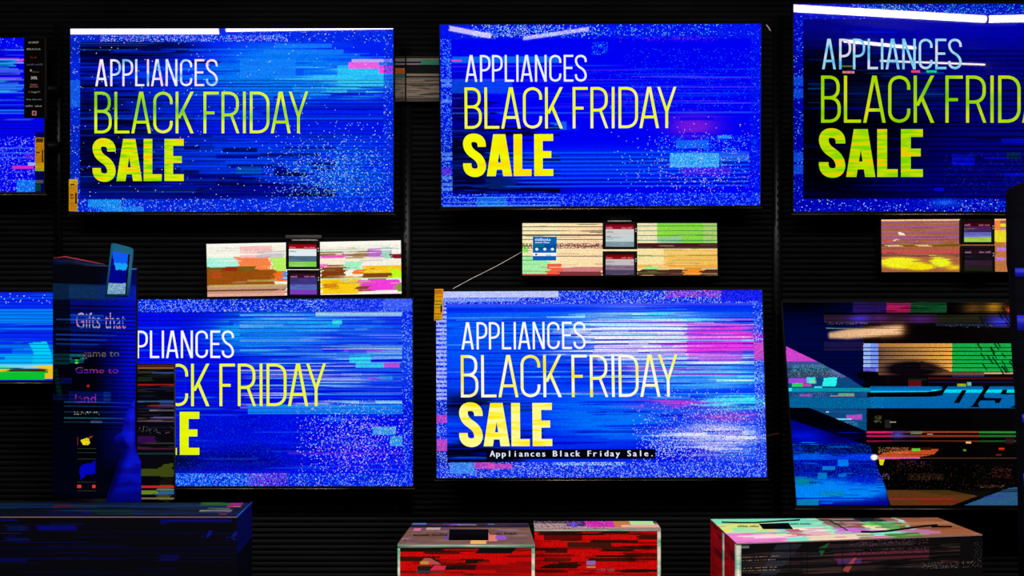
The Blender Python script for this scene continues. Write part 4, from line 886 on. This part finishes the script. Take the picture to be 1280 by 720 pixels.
def cable(name, label, pts, r, m=M['cable']):
    cu = bpy.data.curves.new(name, 'CURVE'); cu.dimensions = '3D'; cu.bevel_depth = r; cu.bevel_resolution = 2
    sp = cu.splines.new('POLY'); sp.points.add(len(pts) - 1)
    for p, q in zip(sp.points, pts): p.co = (*q, 1)
    o = bpy.data.objects.new(name, cu); COL.objects.link(o); bpy.context.view_layer.update()
    me = bpy.data.meshes.new_from_object(o.evaluated_get(bpy.context.evaluated_depsgraph_get())); bpy.data.objects.remove(o)
    me.materials.clear(); me.materials.append(m)
    o = bpy.data.objects.new(name, me); COL.objects.link(o); return tag(o, label, 'cable')
cable('cable', 'thin pale cable slanting from the middle lit panel down to the lower screen', [P(566, 361, 5.285), P(590, 348, 5.28), P(620, 333, 5.28), P(652, 315, 5.275)], .0012)
cable('cable', 'short pale wire end right of the lower middle screen', [P(959, 545.5, 5.285), P(966, 543, 5.28), P(974, 542, 5.275)], .0015, mat('wire_red', (150, 60, 70), .5))
cable('cable', 'tiny bright wire end above the gap left of the right sale screen', [P(958, 31, 5.285), P(961, 35, 5.28), P(963, 38.5, 5.285)], .0022)

# ------------------------------------------------------------------ kiosk sign at the left, its tablet, and the dark board
def kiosk():
    D = 5.02; n = Vector((0, -1, 0)); c = P(118, 625, D); c.z = 0
    t = thing('kiosk_sign', 'dark blue upright kiosk sign reading Gifts that, at the left', 'sign', c)
    cv = Cv(66, 332, 170, 622, (0, 2, 30), 61)
    cv.rect(66, 332, 170, 358, (2, 3, 12)).rect(66, 354, 170, 374, (5, 30, 70)).rect(66, 354, 125, 374, (6, 30, 60)).rect(86, 356, 170, 372, (15, 50, 100), .6)
    cv.rect(88, 374, 170, 445, (2, 10, 110)).rect(66, 374, 88, 476, (2, 6, 28)).rect(88, 392, 130, 403, (10, 70, 220), .7)
    for y in (398, 410, 417, 423, 429): cv.rect(70, y, 170, y + 2, (15, 80, 200), .55)
    for y in (381, 387, 405, 414, 420, 426, 433, 439): cv.rect(66, y, 170, y + 1.6, (0, 0, 20), .6)
    cv.rect(66, 441, 86, 456, (4, 40, 50)).poly([(110, 455), (104, 440), (170, 405), (170, 460)], (0, 0, 60), .6).rect(87, 442, 105, 453, (10, 90, 100)).rect(94, 447, 98, 454, (60, 240, 70)).rect(90, 446, 100, 449, (4, 10, 10))
    cv.poly([(106, 454), (130, 430), (160, 430), (168, 470), (168, 500), (150, 520), (120, 520), (66, 460)], (0, 0, 14), .8)
    cv.rect(66, 456, 168, 622, (0, 1, 10), .8).poly([(67, 460), (72, 460), (79, 500), (72, 500)], (4, 40, 30), .7)
    cv.rect(86, 489, 132, 503, (5, 15, 110), .8).rect(130, 489, 139, 502, (10, 60, 110), .8).rect(66, 493, 86, 500, (4, 10, 70), .7).rect(76, 472, 90, 479, (4, 10, 90), .8)
    for y, k in ((501, (30, 100, 170)), (506, (20, 70, 130)), (514, (20, 70, 90)), (521, (40, 140, 140)), (526, (40, 60, 90))): cv.rect(80, y, 168, y + 1.6, k, .6)
    cv.speck((92, 514, 125, 518), .3, ((240, 200, 120), (200, 220, 230)), .9).rect(114, 525, 128, 528, (90, 110, 170), .8).rect(109, 480.3, 112, 482.6, (220, 40, 50))
    yy, xx = np.mgrid[0:cv.H, 0:cv.W]; g = np.clip((xx - 52) / 44, 0, 1)[..., None] * (np.clip(1 - np.abs(yy - 120) / 135, 0, 1) ** .6)[..., None]
    cv.a = cv.a * (1 - g * .95) + np.array([2, 8, 225]) * g * .95
    # emblem pieces low on the sign
    cv.rect(97, 546, 98.5, 556, (130, 40, 30), .8).poly([(101, 550), (111, 546.5), (113, 553), (110, 556.5), (104, 556)], (225, 205, 20)).poly([(110, 547), (117, 544), (116, 546), (111, 548)], (140, 60, 20))
    cv.poly([(100, 585), (104, 580), (114, 579), (120.5, 575), (120.5, 592), (109, 593), (101, 600)], (2, 4, 185)).rect(97, 606, 102, 610, (225, 50, 40)).rect(116, 606, 120.5, 610, (215, 50, 40))
    for y in (560, 565, 573, 602, 613): cv.rect(97, y, 121, y + 1.4, (60, 70, 20), .6)
    cv.scan((66, 380, 170, 540), 5, .5, 0, 2).grain((66, 332, 170, 622), .1)
    q = quad([(66, 332), (170, 335), (168.5, 622), (66, 622)], Vector((0, D, 0)), n)
    mb = MB(); grid(mb, q, cv, M['lit_sign'])
    at = lambda x, y: on_plane(x, y, Vector((0, D - .001, 0)), n)
    tm = letter_mat('kiosk_lettering', [(10, 20, 110), (60, 80, 180), (170, 180, 220), (200, 70, 100)], scale=(6, 7, 130)); td = letter_mat('kiosk_dim_lettering', [(10, 15, 60), (110, 90, 80), (70, 110, 90)], scale=(9, 7, 110)); tr = letter_mat('kiosk_colour_lettering', [(5, 5, 40), (70, 30, 200), (170, 50, 120), (20, 15, 20)], scale=(9, 7, 160))
    text(mb, 'Gifts that', 95, 410.5, 21, at, tm, 62, bold=.0); text(mb, 'game to', 103, 446, 9, at, td, 46); text(mb, 'Game to', 94, 466.5, 8, at, tr, 54); text(mb, 'land', 94, 503.5, 12, at, tr, 26)
    mb.build('display', t, c)
    mb = MB(); mb.hexa([p + n * -.0005 for p in q], [p - n * .03 for p in q], M['housing']); mb.build('body', t, c)
    mb = MB(); x0, x1, z1 = P(66, 622, D).x, P(168.5, 622, D).x, P(0, 622.3, D).z
    mb.box((x0 + .04, D + .004, .02), (x1 - .04, D + .026, z1), M['steel']); mb.box((x0, D + .002, 0), (x1, D + .03, .02), M['steel']); mb.build('foot', t, c)
    # rising top cap, its edge strip coloured red
    a = [P(66, 323, D), P(81, 321.5, D), P(135, 331.5, D), P(170, 334.6, D), P(170, 334.8, D), P(66, 331.8, D)]
    MB().prism([(p.x, p.z) for p in a], D, D + .03, noisy('cap_blue', (2, 4, 20), (10, 30, 90), (14, 9, 30), .4)).build('top_cap', t, c)
    e = [P(67, 321.8, D), P(81, 320.3, D), P(130, 330.0, D), P(130, 330.9, D), P(81, 321.4, D), P(67, 322.9, D)]
    MB().prism([(p.x, p.z) for p in e], D, D + .02, mat('cap_edge_red', (210, 60, 60), .4)).build('cap_edge', t, c)
kiosk()

def tablet():
    D = 4.985; pts = [(139, 304.5), (143, 304), (162, 309), (166, 311), (166.5, 314), (163, 352), (161, 368.5), (131, 372.5)]
    pts[-2:] = [(160.5, 369), (131, 371.5)]; c = P(148, 371, D)
    t = thing('tablet', 'pale blue framed tablet standing up at the top right corner of the kiosk sign', 'tablet', c)
    MB().prism([(p.x, p.z) for p in [P(x, y, D) for x, y in pts]], D, D + .009, mat('tablet_case', (30, 110, 150), .35)).build('case', t, c)
    cv = Cv(130, 312, 164, 368, (0, 0, 130), 62, 1.5)
    cv.poly([(140, 314), (162, 318), (160, 331), (143, 330)], (10, 90, 240)).poly([(143, 328.5), (160, 330), (158, 338), (145, 337.5)], (20, 160, 245)).rect(130, 338, 164, 354, (0, 0, 135)).rect(130, 354, 164, 368, (110, 160, 190)).speck((130, 354, 164, 368), .3, ((240, 240, 230), (60, 90, 190)), .7)
    cv.poly([(160.5, 316), (163, 317), (158.5, 368), (156.5, 368)], (2, 6, 20))
    q = quad([(140.5, 314), (162.5, 318), (158, 367.5), (134, 367.5)], Vector((0, D, 0)), Vector((0, -1, 0)))
    # sample the canvas on the slanted quad
    W, H = 30, 54; out = Cv(0, 0, W, H)
    for j in range(H):
        for i in range(W):
            s_, v = (i + .5) / W, (j + .5) / H
            x = (140.5 * (1 - s_) + 162.5 * s_) * (1 - v) + (134 * (1 - s_) + 158 * s_) * v; y = (314 * (1 - s_) + 318 * s_) * (1 - v) + 367.5 * v
            out.a[j, i] = cv.a[int(np.clip((y - 312) * 1.5, 0, cv.H - 1)), int(np.clip((x - 130) * 1.5, 0, cv.W - 1))]
    mb = MB(); grid(mb, q, out, M['lit_sign'], Vector((0, -.0005, 0))); mb.build('display', t, c)
    a, b = P(160, 336.2, D), P(170.5, 337.4, D)
    MB().box((a.x, D + .0015, a.z - .003), (b.x, D + .0075, a.z + .002), mat('clip_blue', (30, 120, 200), .35)).build('clip', kid(t, 'case'), c)
    a, b = P(140, 372, D), P(156, 372, D)
    MB().box((a.x, D + .0092, P(0, 371, D).z), (b.x, 5.0198, P(0, 350, D).z), M['black']).build('bracket', t, c)
tablet()

def dark_board():
    D = 5.085; c = P(180, 620, D); c.z = 0; n = Vector((0, -1, 0))
    t = thing('display_board', 'black upright display board with faint coloured streaks beside the kiosk sign', 'board', c)
    cv = Cv(130, 455, 217.5, 625, (7, 6, 12), 63)
    for y, x0, k in ((456, 165, (110, 45, 15)), (459, 165, (170, 110, 50)), (465, 190, (60, 80, 150)), (480, 165, (190, 30, 25)), (501, 165, (70, 110, 160)), (506, 185, (150, 40, 40)), (512, 185, (150, 120, 130)), (521, 190, (110, 100, 160)), (525, 165, (130, 90, 110)), (560, 165, (80, 25, 50)), (566, 165, (20, 60, 70))): cv.rect(x0, y, 217.5, y + 2, k, .8)
    cv.rect(168, 545, 195, 555, (50, 10, 70)).poly([(168, 586), (200, 586), (206, 580), (217.5, 579), (217.5, 625), (200, 625), (201, 595), (168, 595)], (75, 90, 15), .75).rect(165, 607, 217.5, 610, (190, 35, 25)).rect(165, 613, 196, 618, (100, 130, 30)).rect(196, 611, 217.5, 613, (80, 120, 120)).rect(196, 614, 217.5, 618, (40, 90, 140)).rect(165, 622, 217.5, 624, (120, 100, 70)).rect(168, 471, 190, 476, (25, 40, 20), .8).rect(200, 500, 217, 508, (40, 70, 150), .6)
    cv.streaks(60, (160, 462, 217.5, 560), ((0, 0, 0), (60, 40, 40), (20, 30, 70), (50, 60, 40)), (15, 50), (1, 2), (.3, .8)).speck((168, 533, 217, 542), .1, ((130, 120, 130),), .8).jitter(3, (1, 2)).rect(160, 596, 217.5, 606, (3, 3, 5), .8)
    q = quad([(130, 455), (217.5, 455), (217.5, 625), (130, 625)], Vector((0, D, 0)), n)
    mb = MB(); grid(mb, q, cv, M['lit_sign']); mb.build('printed_face', t, c)  # the streak print glows by itself, no lamp behind it
    MB().hexa([p - n * .0005 for p in q], [p - n * .025 for p in q], M['black']).build('backing', t, c)
    mb = MB(); x0, x1, z1 = q[3].x, q[2].x, q[3].z - .0005
    for x in (x0 + .03, x1 - .03): mb.box((x - .01, D + .003, 0), (x + .01, D + .023, z1), M['steel'])
    mb.build('legs', t, c)
dark_board()

def cutout():
    D2 = 5.005; p = [(168, 500), (168.4, 552), (170, 566), (175.5, 577), (176.3, 640), (129, 640), (134, 622), (146, 585), (155, 557), (141, 556), (144, 545), (152, 541), (158, 515)]
    c2 = P(155, 640, D2); c2.z = 0; pp = [P(x, y, D2) for x, y in p]
    t = thing('display_cutout', 'deep blue bottle shaped cut-out at the foot of the kiosk sign', 'cut-out', c2)
    MB().prism([(a.x, a.z) for a in pp], D2, D2 + .01, M['glass_blue']).build('panel', t, c2)
    z1 = P(0, 640.3, D2).z; x = P(152, 0, D2).x
    MB().box((x - .015, D2 + .001, 0), (x + .015, D2 + .009, z1), M['steel']).build('stake', t, c2)
cutout()

# ------------------------------------------------------------------ dark stand at the right edge
def stand():
    D = 4.4; c = P(1300, 700, D); c.z = 0
    t = thing('display_stand', 'black round-topped display stand cut by the right picture edge', 'stand', c)
    pr = [(1264, 242), (1266, 236), (1273, 231), (1284, 228), (1400, 226), (1400, 380), (1400, 760), (1281, 760), (1279.5, 640), (1277.5, 560), (1275, 490), (1270, 420), (1267.5, 345), (1265, 330)]
    pp = [P(x, y, D) for x, y in pr]
    MB().prism([(a.x, a.z) for a in pp], D, D + .05, noisy('stand_black', (2, 2, 4), (3, 4, 14), (4, 4, 30), .8, spec=.05)).build('panel', t, c)
    zb = P(0, 760.2, D).z; xa, xb = P(1290, 0, D).x, P(1395, 0, D).x
    mb = MB(); mb.box((xa, D + .01, .02), (xb, D + .04, zb), M['steel']); mb.box((xa, D - .08, 0), (xb, D + .13, .02), M['steel']); mb.build('foot', t, c)
    for pts in ([(1268.5, 335), (1400, 335), (1400, 346), (1269, 346)], [(1271, 394), (1400, 394), (1400, 413), (1271.5, 413)], [(1273, 519), (1282, 521), (1284, 530), (1278, 534)][:0] or [(1277.5, 518), (1300, 516), (1300, 528), (1277.7, 529)], [(1279, 592), (1300, 588), (1300, 609), (1279.6, 607)]):
        a = [P(x, y, D) for x, y in pts]
        MB().prism([(k.x, k.z) for k in a], D - .002, D - .0003, mat('stand_blue', (0, 8, 200), .5)).build('blue_strip', kid(t, 'panel'), c)['label'] = 'royal blue strip on the stand'
stand()

# ------------------------------------------------------------------ cartons
def top_point(x, y, z_):
    t = (z_ - CZ) / ((360 - y) / F); return Vector(((x - 640) / F * t, t, z_))

def carton(label, z_, top, front_cv, top_cv, side=None, side_cv=None, edge=M['tape'], tape_px=2.6, group='cardboard cartons along the bottom'):
    """top = front-left, front-right, back-right, back-left of the lid in pixels"""
    fl, fr, br, bl = [top_point(x, y, z_) for x, y in top]
    c = (fl + fr + br + bl) / 4; c.z = 0
    t = thing('carton', label, 'carton', c, group)
    dn = lambda p: Vector((p.x, p.y, .001))
    mb = MB()
    grid(mb, [fl, fr, dn(fr), dn(fl)], front_cv, M['printed'])
    if side == 'left':
        grid(mb, [bl, fl, dn(fl), dn(bl)], side_cv, M['printed']); mb.add([fr, br, dn(br), dn(fr)], [(0, 3, 2, 1)], M['housing'])
    else:
        grid(mb, [fr, br, dn(br), dn(fr)], side_cv, M['printed']); mb.add([bl, fl, dn(fl), dn(bl)], [(0, 3, 2, 1)], M['housing'])
    mb.add([br, bl, dn(bl), dn(br)], [(0, 3, 2, 1)], M['housing']); mb.add([dn(fl), dn(fr), dn(br), dn(bl)], [(0, 3, 2, 1)], M['housing'])
    mb.build('body', t, c)
    mb = MB(); up = Vector((0, 0, .003)); grid(mb, [bl + up, br + up, fr + up, fl + up], top_cv, M['printed'])
    for a, b in ((fl, fr), (fr, br), (br, bl), (bl, fl)): mb.add([a, b, b + up, a + up], [(0, 1, 2, 3)], M['printed'], lin((150, 120, 120)))
    mb.build('lid', t, c)
    return t, c, (fl, fr, br, bl)

def tape_strip(t, c, a, b, inward, n, w_, name='edge_tape'):
    """tape folded over an edge a-b: strip of width w_ towards inward, lifted along n"""
    k = n * .0012
    MB().hexa([a + k, b + k, b + inward * w_ + k, a + inward * w_ + k], [a + k * .1, b + k * .1, b + inward * w_ + k * .1, a + inward * w_ + k * .1], M['tape']).build(name, t, c)

Zv = Vector((0, 0, 1))
RED = (225, 0, 0)
def red_canvas(x0, x1, y0, seed, dark=.6):
    c = Cv(x0, y0, x1, 1000, RED, seed)
    n_ = int((x1 - x0) / 2)
    c.streaks(int(n_ * .9), (x0, y0, x1, 800), ((60, 0, 0), (120, 0, 0), (20, 8, 2), (170, 0, 0)), (20, 90), (1, 3), (.3, .8)).streaks(n_ // 2, (x0, y0, x1, 800), ((30, 10, 0),), (30, 70), (3, 6), (.7, 1), False).jitter(6, (1, 2)).grain((x0, y0, x1, 1000), .12)
    return c

# left red carton (nearer)
fc = red_canvas(497, 668.5, 681, 71)
fc.poly([(600, 686), (648, 684), (640, 692), (594, 692)], (12, 6, 4)).rect(498, 681, 555, 688, (10, 3, 3), .7).rect(540, 706, 700, 712, (20, 4, 4), .5).poly([(598, 702), (668, 696), (668, 720), (592, 720)], (215, 0, 0), .6)
fc.poly([(526, 703), (530, 698), (538, 698), (552, 706), (526, 706)], (200, 90, 90)).rect(525, 702, 536, 706, (200, 190, 60), .8).poly([(538, 713), (544, 707), (558, 708), (556, 713)], (235, 50, 80)).rect(522, 708, 538, 718, (30, 30, 30)).rect(520, 714, 555, 717, (70, 70, 75), .7)
tc = Cv(497, 655, 668.5, 681, (120, 85, 65), 72, 1)
tc.rect(497, 655, 668.5, 660, (60, 30, 60)).streaks(30, (497, 655, 668, 661), ((140, 60, 200), (240, 160, 160), (90, 140, 220), (0, 0, 0)), (10, 40), (1, 2), (.5, 1), False)
tc.rect(497, 658, 668, 661, (6, 3, 8), .9).streaks(60, (497, 662, 668, 681), ((150, 110, 90), (100, 70, 90), (160, 120, 160), (110, 75, 50)), (10, 50), (1, 2), (.3, .8)).rect(552, 672, 590, 676, (100, 60, 190), .7).rect(588, 673, 608, 681, (255, 190, 90), .9).rect(606, 668, 622, 678, (240, 130, 110), .9).rect(620, 671, 634, 676, (150, 80, 220), .9).rect(505, 662, 515, 665, (240, 120, 180), .9).rect(522, 661, 542, 664, (220, 190, 190), .8)
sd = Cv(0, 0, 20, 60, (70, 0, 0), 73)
t, c, (fl, fr, br, bl) = carton('smaller red carton with brown lid and dark handle slot, left of the red pair', .74, [(497, 681), (668.5, 681), (660, 655), (516, 655)], fc, tc, 'right', sd)
top_n = Vector((0, 0, 1)); fn = Vector((0, -1, 0))
mb = MB()  # handle cut in the lid
q = [top_point(x, y, .744) for x, y in ((561, 675), (610.5, 675), (610.5, 662), (562, 662))]
mb.hexa([p + Zv * .001 for p in q], [p - Zv * .0005 for p in q], M['slot']); mb.build('handle_slot', kid(t, 'lid'), c)
# printed lettering on the lid and edge tapes
def lid_marks(t, c, seed, x, y, h, z_, wd, col=(15, 10, 12), slope=0):
    mb = MB(); marks(mb, x, y, h, lambda a, b: top_point(a, b, z_), M['printed'], wd, lin(col), seed, 2); return mb.build('lid_print', kid(t, 'lid'), c)
lid_marks(t, c, 15, 517, 669.5, 3.2, .7442, 42); lid_marks(t, c, 12, 612, 668, 3.2, .7442, 34); lid_marks(t, c, 1, 506, 676.5, 3, .7442, 4)
tape_strip(t, c, fl, fr, -Zv, fn, .010); tape_strip(t, c, fr + Vector((-.0095, 0, -.01)), fr + Vector((-.0095, 0, -.6)), Vector((1, 0, 0)), fn, .0095); tape_strip(t, c, fl + Vector((0, 0, -.01)), fl + Vector((0, 0, -.6)), Vector((1, 0, 0)), fn, .0075)

# right red carton (behind)
fc = red_canvas(655, 827, 663, 74)
fc.rect(668, 665, 720, 678, (25, 2, 2), .6).rect(700, 681, 760, 688, (35, 25, 5), .8).rect(670, 690, 700, 696, (35, 8, 5), .8).rect(668, 703, 705, 708, (40, 20, 5), .6).blob(808, 688, 8, 3, (30, 0, 0), 1).blob(785, 704, 10, 3, (40, 0, 0), .9)
fc.rect(726, 707, 738, 713, (150, 120, 200)).rect(726, 715, 738, 717, (190, 170, 110))
tc = Cv(655, 653, 827, 663, (180, 150, 140), 75, 1)
tc.rect(655, 653, 827, 656, (60, 50, 60)).rect(725, 653, 766, 661, (230, 30, 190)).rect(700, 653, 726, 660, (70, 30, 110)).rect(706, 655, 714, 661, (80, 60, 220)).rect(766, 653, 790, 661, (210, 130, 50)).rect(789, 653, 822, 658, (190, 245, 170)).rect(775, 658, 827, 661, (250, 190, 150)).speck((655, 653, 760, 663), .3, ((20, 10, 20), (220, 170, 190)), .8)
t, c, (fl, fr, br, bl) = carton('wider red carton with pink and pale green lid, right of the red pair', .745, [(668, 662), (826, 662), (820, 652.5), (667, 652.5)], fc, tc, 'right', sd)
tape_strip(t, c, fl, fr, -Zv, fn, .006); tape_strip(t, c, fr + Vector((-.011, 0, -.006)), fr + Vector((-.011, 0, -.6)), Vector((1, 0, 0)), fn, .011)
mb = MB(); cc = P(745, 712, fl.y); at = lambda x, y: on_plane(x, y, cc + fn * .001, fn)
text(mb, '- A10 500', 742, 714.6, 4.2, at, M['printed'], 26, cols=lin((210, 120, 120)), bold=.3); mb.build('model_print', kid(t, 'body'), c)

# big carton at the right with the teal and brown lid
fc = Cv(920, 682, 1229, 1000, (9, 6, 8), 76)
fc.streaks(200, (926, 690, 1200, 720), ((50, 30, 45), (90, 40, 50), (20, 30, 35), (70, 60, 50), (0, 0, 0)), (20, 90), (1, 2), (.3, .8)).poly([(968, 684), (1000, 684), (968, 720), (948, 720)], (50, 60, 75), .6).rect(1040, 697, 1160, 706, (110, 40, 60), .8).rect(1030, 686, 1140, 693, (60, 45, 50), .7).poly([(1020, 690), (1034, 684), (1024, 700)], (40, 110, 60), .8).speck((1060, 682, 1160, 700), .15, ((170, 80, 150), (90, 90, 60)), .8).rect(1044, 704, 1074, 711, (110, 60, 160), .6).rect(925, 684, 935, 687, (110, 120, 120)).poly([(1050, 718), (1064, 703), (1068, 703), (1058, 720)], (200, 80, 70), .8)
for y in (690, 700, 710): fc.rect(922, y, 1175, y + 3, (3, 2, 4), .7)
for y, w_ in ((697, 48), (701, 42), (710, 44), (713, 42)): fc.speck((925, y, 925 + w_, y + 1.4), .7, ((210, 190, 190), (190, 120, 70)), .8)
for x in (985, 999, 1006, 1050): fc.rect(x, 682, x + 1, 720, (0, 0, 0), .8)
fc.speck((1150, 712, 1235, 720), .2, ((120, 120, 110), (200, 190, 170)), .6).speck((1217, 690, 1232, 712), .12, ((90, 100, 110),), .7)
tc = Cv(886, 648, 1229, 680, (120, 235, 200), 77, 1)
# lid picture, laid in the lid's own frame (rows nearest the wall first)
tc.rect(886, 648, 960, 656, (120, 240, 190)).rect(886, 655, 950, 662, (230, 240, 120)).rect(886, 661, 990, 667, (235, 235, 110)).rect(900, 661, 930, 666, (140, 240, 200), .7).rect(886, 668, 960, 680, (235, 130, 210)).rect(900, 671, 985, 675, (255, 215, 230)).rect(960, 648, 1040, 668, (125, 240, 205)).rect(985, 662, 1040, 668, (250, 250, 215)).rect(980, 668, 1040, 674, (235, 170, 200)).rect(975, 664, 995, 673, (200, 90, 110)).rect(990, 673, 1080, 680, (250, 215, 180)).rect(1030, 648, 1042, 672, (150, 250, 200))
tc.rect(1045, 648, 1100, 664, (150, 95, 80)).rect(1045, 650, 1100, 653, (60, 30, 20)).rect(1042, 664, 1110, 671, (210, 120, 225)).rect(1090, 660, 1130, 668, (250, 235, 180)).rect(1100, 656, 1130, 661, (80, 220, 80)).rect(1100, 648, 1140, 655, (10, 30, 25)).rect(1140, 648, 1229, 680, (160, 95, 60)).rect(1160, 655, 1229, 661, (190, 140, 100), .6).rect(1115, 655, 1150, 668, (70, 150, 60), .7).rect(1158, 648, 1166, 658, (200, 240, 240)).rect(1150, 662, 1156, 670, (150, 230, 210)).rect(1130, 668, 1180, 676, (200, 130, 190), .8).rect(1100, 673, 1150, 680, (60, 130, 30), .9).rect(1060, 674, 1085, 680, (150, 140, 90), .9).rect(1080, 676, 1100, 680, (200, 60, 110), .8)
tc.streaks(60, (886, 648, 1160, 680), ((250, 210, 230), (120, 240, 210), (240, 230, 130), (190, 90, 160)), (14, 60), (1, 1), (.4, .9)).streaks(20, (1130, 648, 1229, 680), ((180, 110, 80), (130, 70, 50)), (14, 60), (1, 2), (.4, .8)).swap(30, (890, 648, 1150, 680), (8, 30), (1, 3), 12, .6).jitter(3, (1, 2))
sdc = Cv(0, 0, 34, 110, (190, 0, 5), 78); sdc.streaks(60, (0, 0, 34, 60), ((80, 0, 0), (150, 0, 0), (230, 0, 0)), (5, 26), (1, 3), (.4, .9)).rect(0, 33, 25, 36, (4, 0, 0)).speck((0, 0, 34, 110), .08, ((60, 0, 0),), .8)
t, c, (fl, fr, br, bl) = carton('large carton with teal and brown lid and red left side, bottom right', .77, [(921, 680.5), (1228, 669.5), (1172, 648), (888, 650)], fc, tc, 'left', sdc)
mb = MB()
for pts in ([(949, 655), (985, 654), (991, 661), (954, 661)], ):
    q = [top_point(x, y, .774) for x, y in (pts[3], pts[2], pts[1], pts[0])]; mb.hexa([p + Zv * .001 for p in q], [p - Zv * .0005 for p in q], M['slot'])
mb.build('handle_slot', kid(t, 'lid'), c)
lid_marks(t, c, 16, 922, 658.5, 2.4, .7742, 27, (60, 90, 70)); lid_marks(t, c, 17, 984, 655.5, 2.2, .7742, 30, (60, 110, 100))
# black brush-like curves printed on the lid
def lid_curve(pts, w_):
    mb = MB(); top_ = []; bot = []
    for x, y in pts: top_.append(top_point(x, y - w_, .7745)); bot.append(top_point(x, y + w_, .7745))
    for i in range(len(pts) - 1): mb.add([bot[i], bot[i + 1], top_[i + 1], top_[i]], [(0, 1, 2, 3)], M['slot'])
    mb.build('lid_stroke', kid(t, 'lid'), c)
lid_curve([(902, 652.4), (925, 653), (945, 653), (975, 650.8), (1000, 649.6)], .7); lid_curve([(1076, 664.3), (1090, 664.8), (1110, 663.5), (1135, 660), (1160, 656.8), (1172, 656)], .9); lid_curve([(1036, 650), (1048, 656), (1060, 663)], .5); lid_curve([(1164, 658.2), (1178, 658), (1190, 658)], .8)
sn = (bl - fl).cross(Zv).normalized(); sn = sn if sn.x < 0 else -sn
fnr = (fr - fl).cross(Zv).normalized(); fnr = fnr if fnr.y < 0 else -fnr
d_ = (fr - fl).normalized(); e_ = (bl - fl).normalized()
tape_strip(t, c, fl + Zv * -.002, fl + Vector((0, 0, -.6)), d_, fnr, .013); tape_strip(t, c, fl + Zv * -.002, fl + Vector((0, 0, -.6)), e_, sn, .045 * .6)
tape_strip(t, c, fl + e_ * .19 + Zv * -.002, fl + e_ * .19 + Vector((0, 0, -.6)), e_, sn, .03); 

# dark blue carton at the left
fc = Cv(-70, 648, 297, 1000, (1, 1, 9), 79)
fc.streaks(50, (-70, 648, 297, 760), ((0, 0, 60), (0, 0, 40), (0, 5, 90)), (40, 250), (1, 2), (.3, .8))
for a, k in (((0, 650, 22, 653), (0, 10, 120)), ((48, 660, 97, 667), (2, 4, 150)), ((62, 656, 105, 660), (0, 10, 60)), ((10, 660, 36, 668), (6, 20, 90)), ((4, 679, 32, 683), (4, 20, 110)), ((12, 674, 20, 680), (2, 4, 90)), ((200, 650, 208, 658), (0, 4, 120)), ((205, 650, 290, 655), (2, 4, 130)), ((200, 704, 222, 714), (2, 6, 90)), ((0, 710, 34, 714), (0, 4, 110))): fc.rect(*a, k, .85)
fc.poly([(257, 678), (264, 667), (267, 668), (262, 676), (258, 680)], (10, 20, 160)).poly([(285, 682), (294, 670), (297, 668), (297, 674), (288, 683)], (10, 20, 140)).rect(0, 671, 28, 672.5, (40, 20, 90)).jitter(3, (1, 2))
for y in (693, 701, 708): fc.rect(-70, y, 297, y + 1.4, (0, 0, 75), .8)
tc = Cv(-70, 628, 315, 648, (3, 8, 30), 80, 1)
tc.rect(-70, 631, 315, 633, (15, 45, 80)).rect(-70, 633, 297, 636, (12, 45, 95)).rect(62, 632, 86, 635, (130, 15, 30)).rect(86, 632, 120, 635, (40, 55, 70)).rect(120, 637, 175, 645, (5, 45, 12), .8).rect(60, 638, 96, 646, (3, 8, 60)).rect(96, 638, 106, 641, (70, 15, 70)).rect(104, 638, 113, 646, (3, 6, 110)).rect(250, 628, 292, 633, (45, 110, 10)).rect(290, 628, 305, 636, (200, 30, 140)).rect(258, 638, 300, 642, (150, 150, 130)).rect(270, 636, 300, 638, (100, 110, 90)).rect(175, 639, 182, 645, (3, 6, 130)).rect(297, 633, 308, 636, (190, 110, 70)).rect(282, 642, 292, 645, (180, 30, 60))
tc.streaks(60, (-70, 628, 315, 648), ((0, 0, 0), (0, 0, 20), (10, 40, 100), (20, 60, 60)), (40, 200), (1, 1), (.4, .9)).jitter(4, (1, 2))
sdc = Cv(0, 0, 20, 90, (1, 3, 50), 81); sdc.rect(0, 0, 20, 14, (4, 10, 110)).rect(0, 42, 20, 46, (80, 150, 250)).rect(0, 60, 20, 84, (70, 4, 80)).streaks(20, (0, 0, 20, 90), ((0, 0, 20), (0, 0, 90)), (6, 18), (1, 3), (.4, .8)).rect(0, 14, 20, 40, (1, 1, 14), .8)
t, c, (fl, fr, br, bl) = carton('dark blue carton with streaked lid, bottom left corner of the picture', .757, [(-70, 647), (296.5, 647), (315, 629), (-55, 629)], fc, tc, 'right', sdc)
d_ = (br - fr).normalized()
MB().tube(fr + Zv * .004, br + Zv * .004, .0022, mat('edge_blue', (20, 90, 220), .3)).build('edge_strip', kid(t, 'lid'), c)
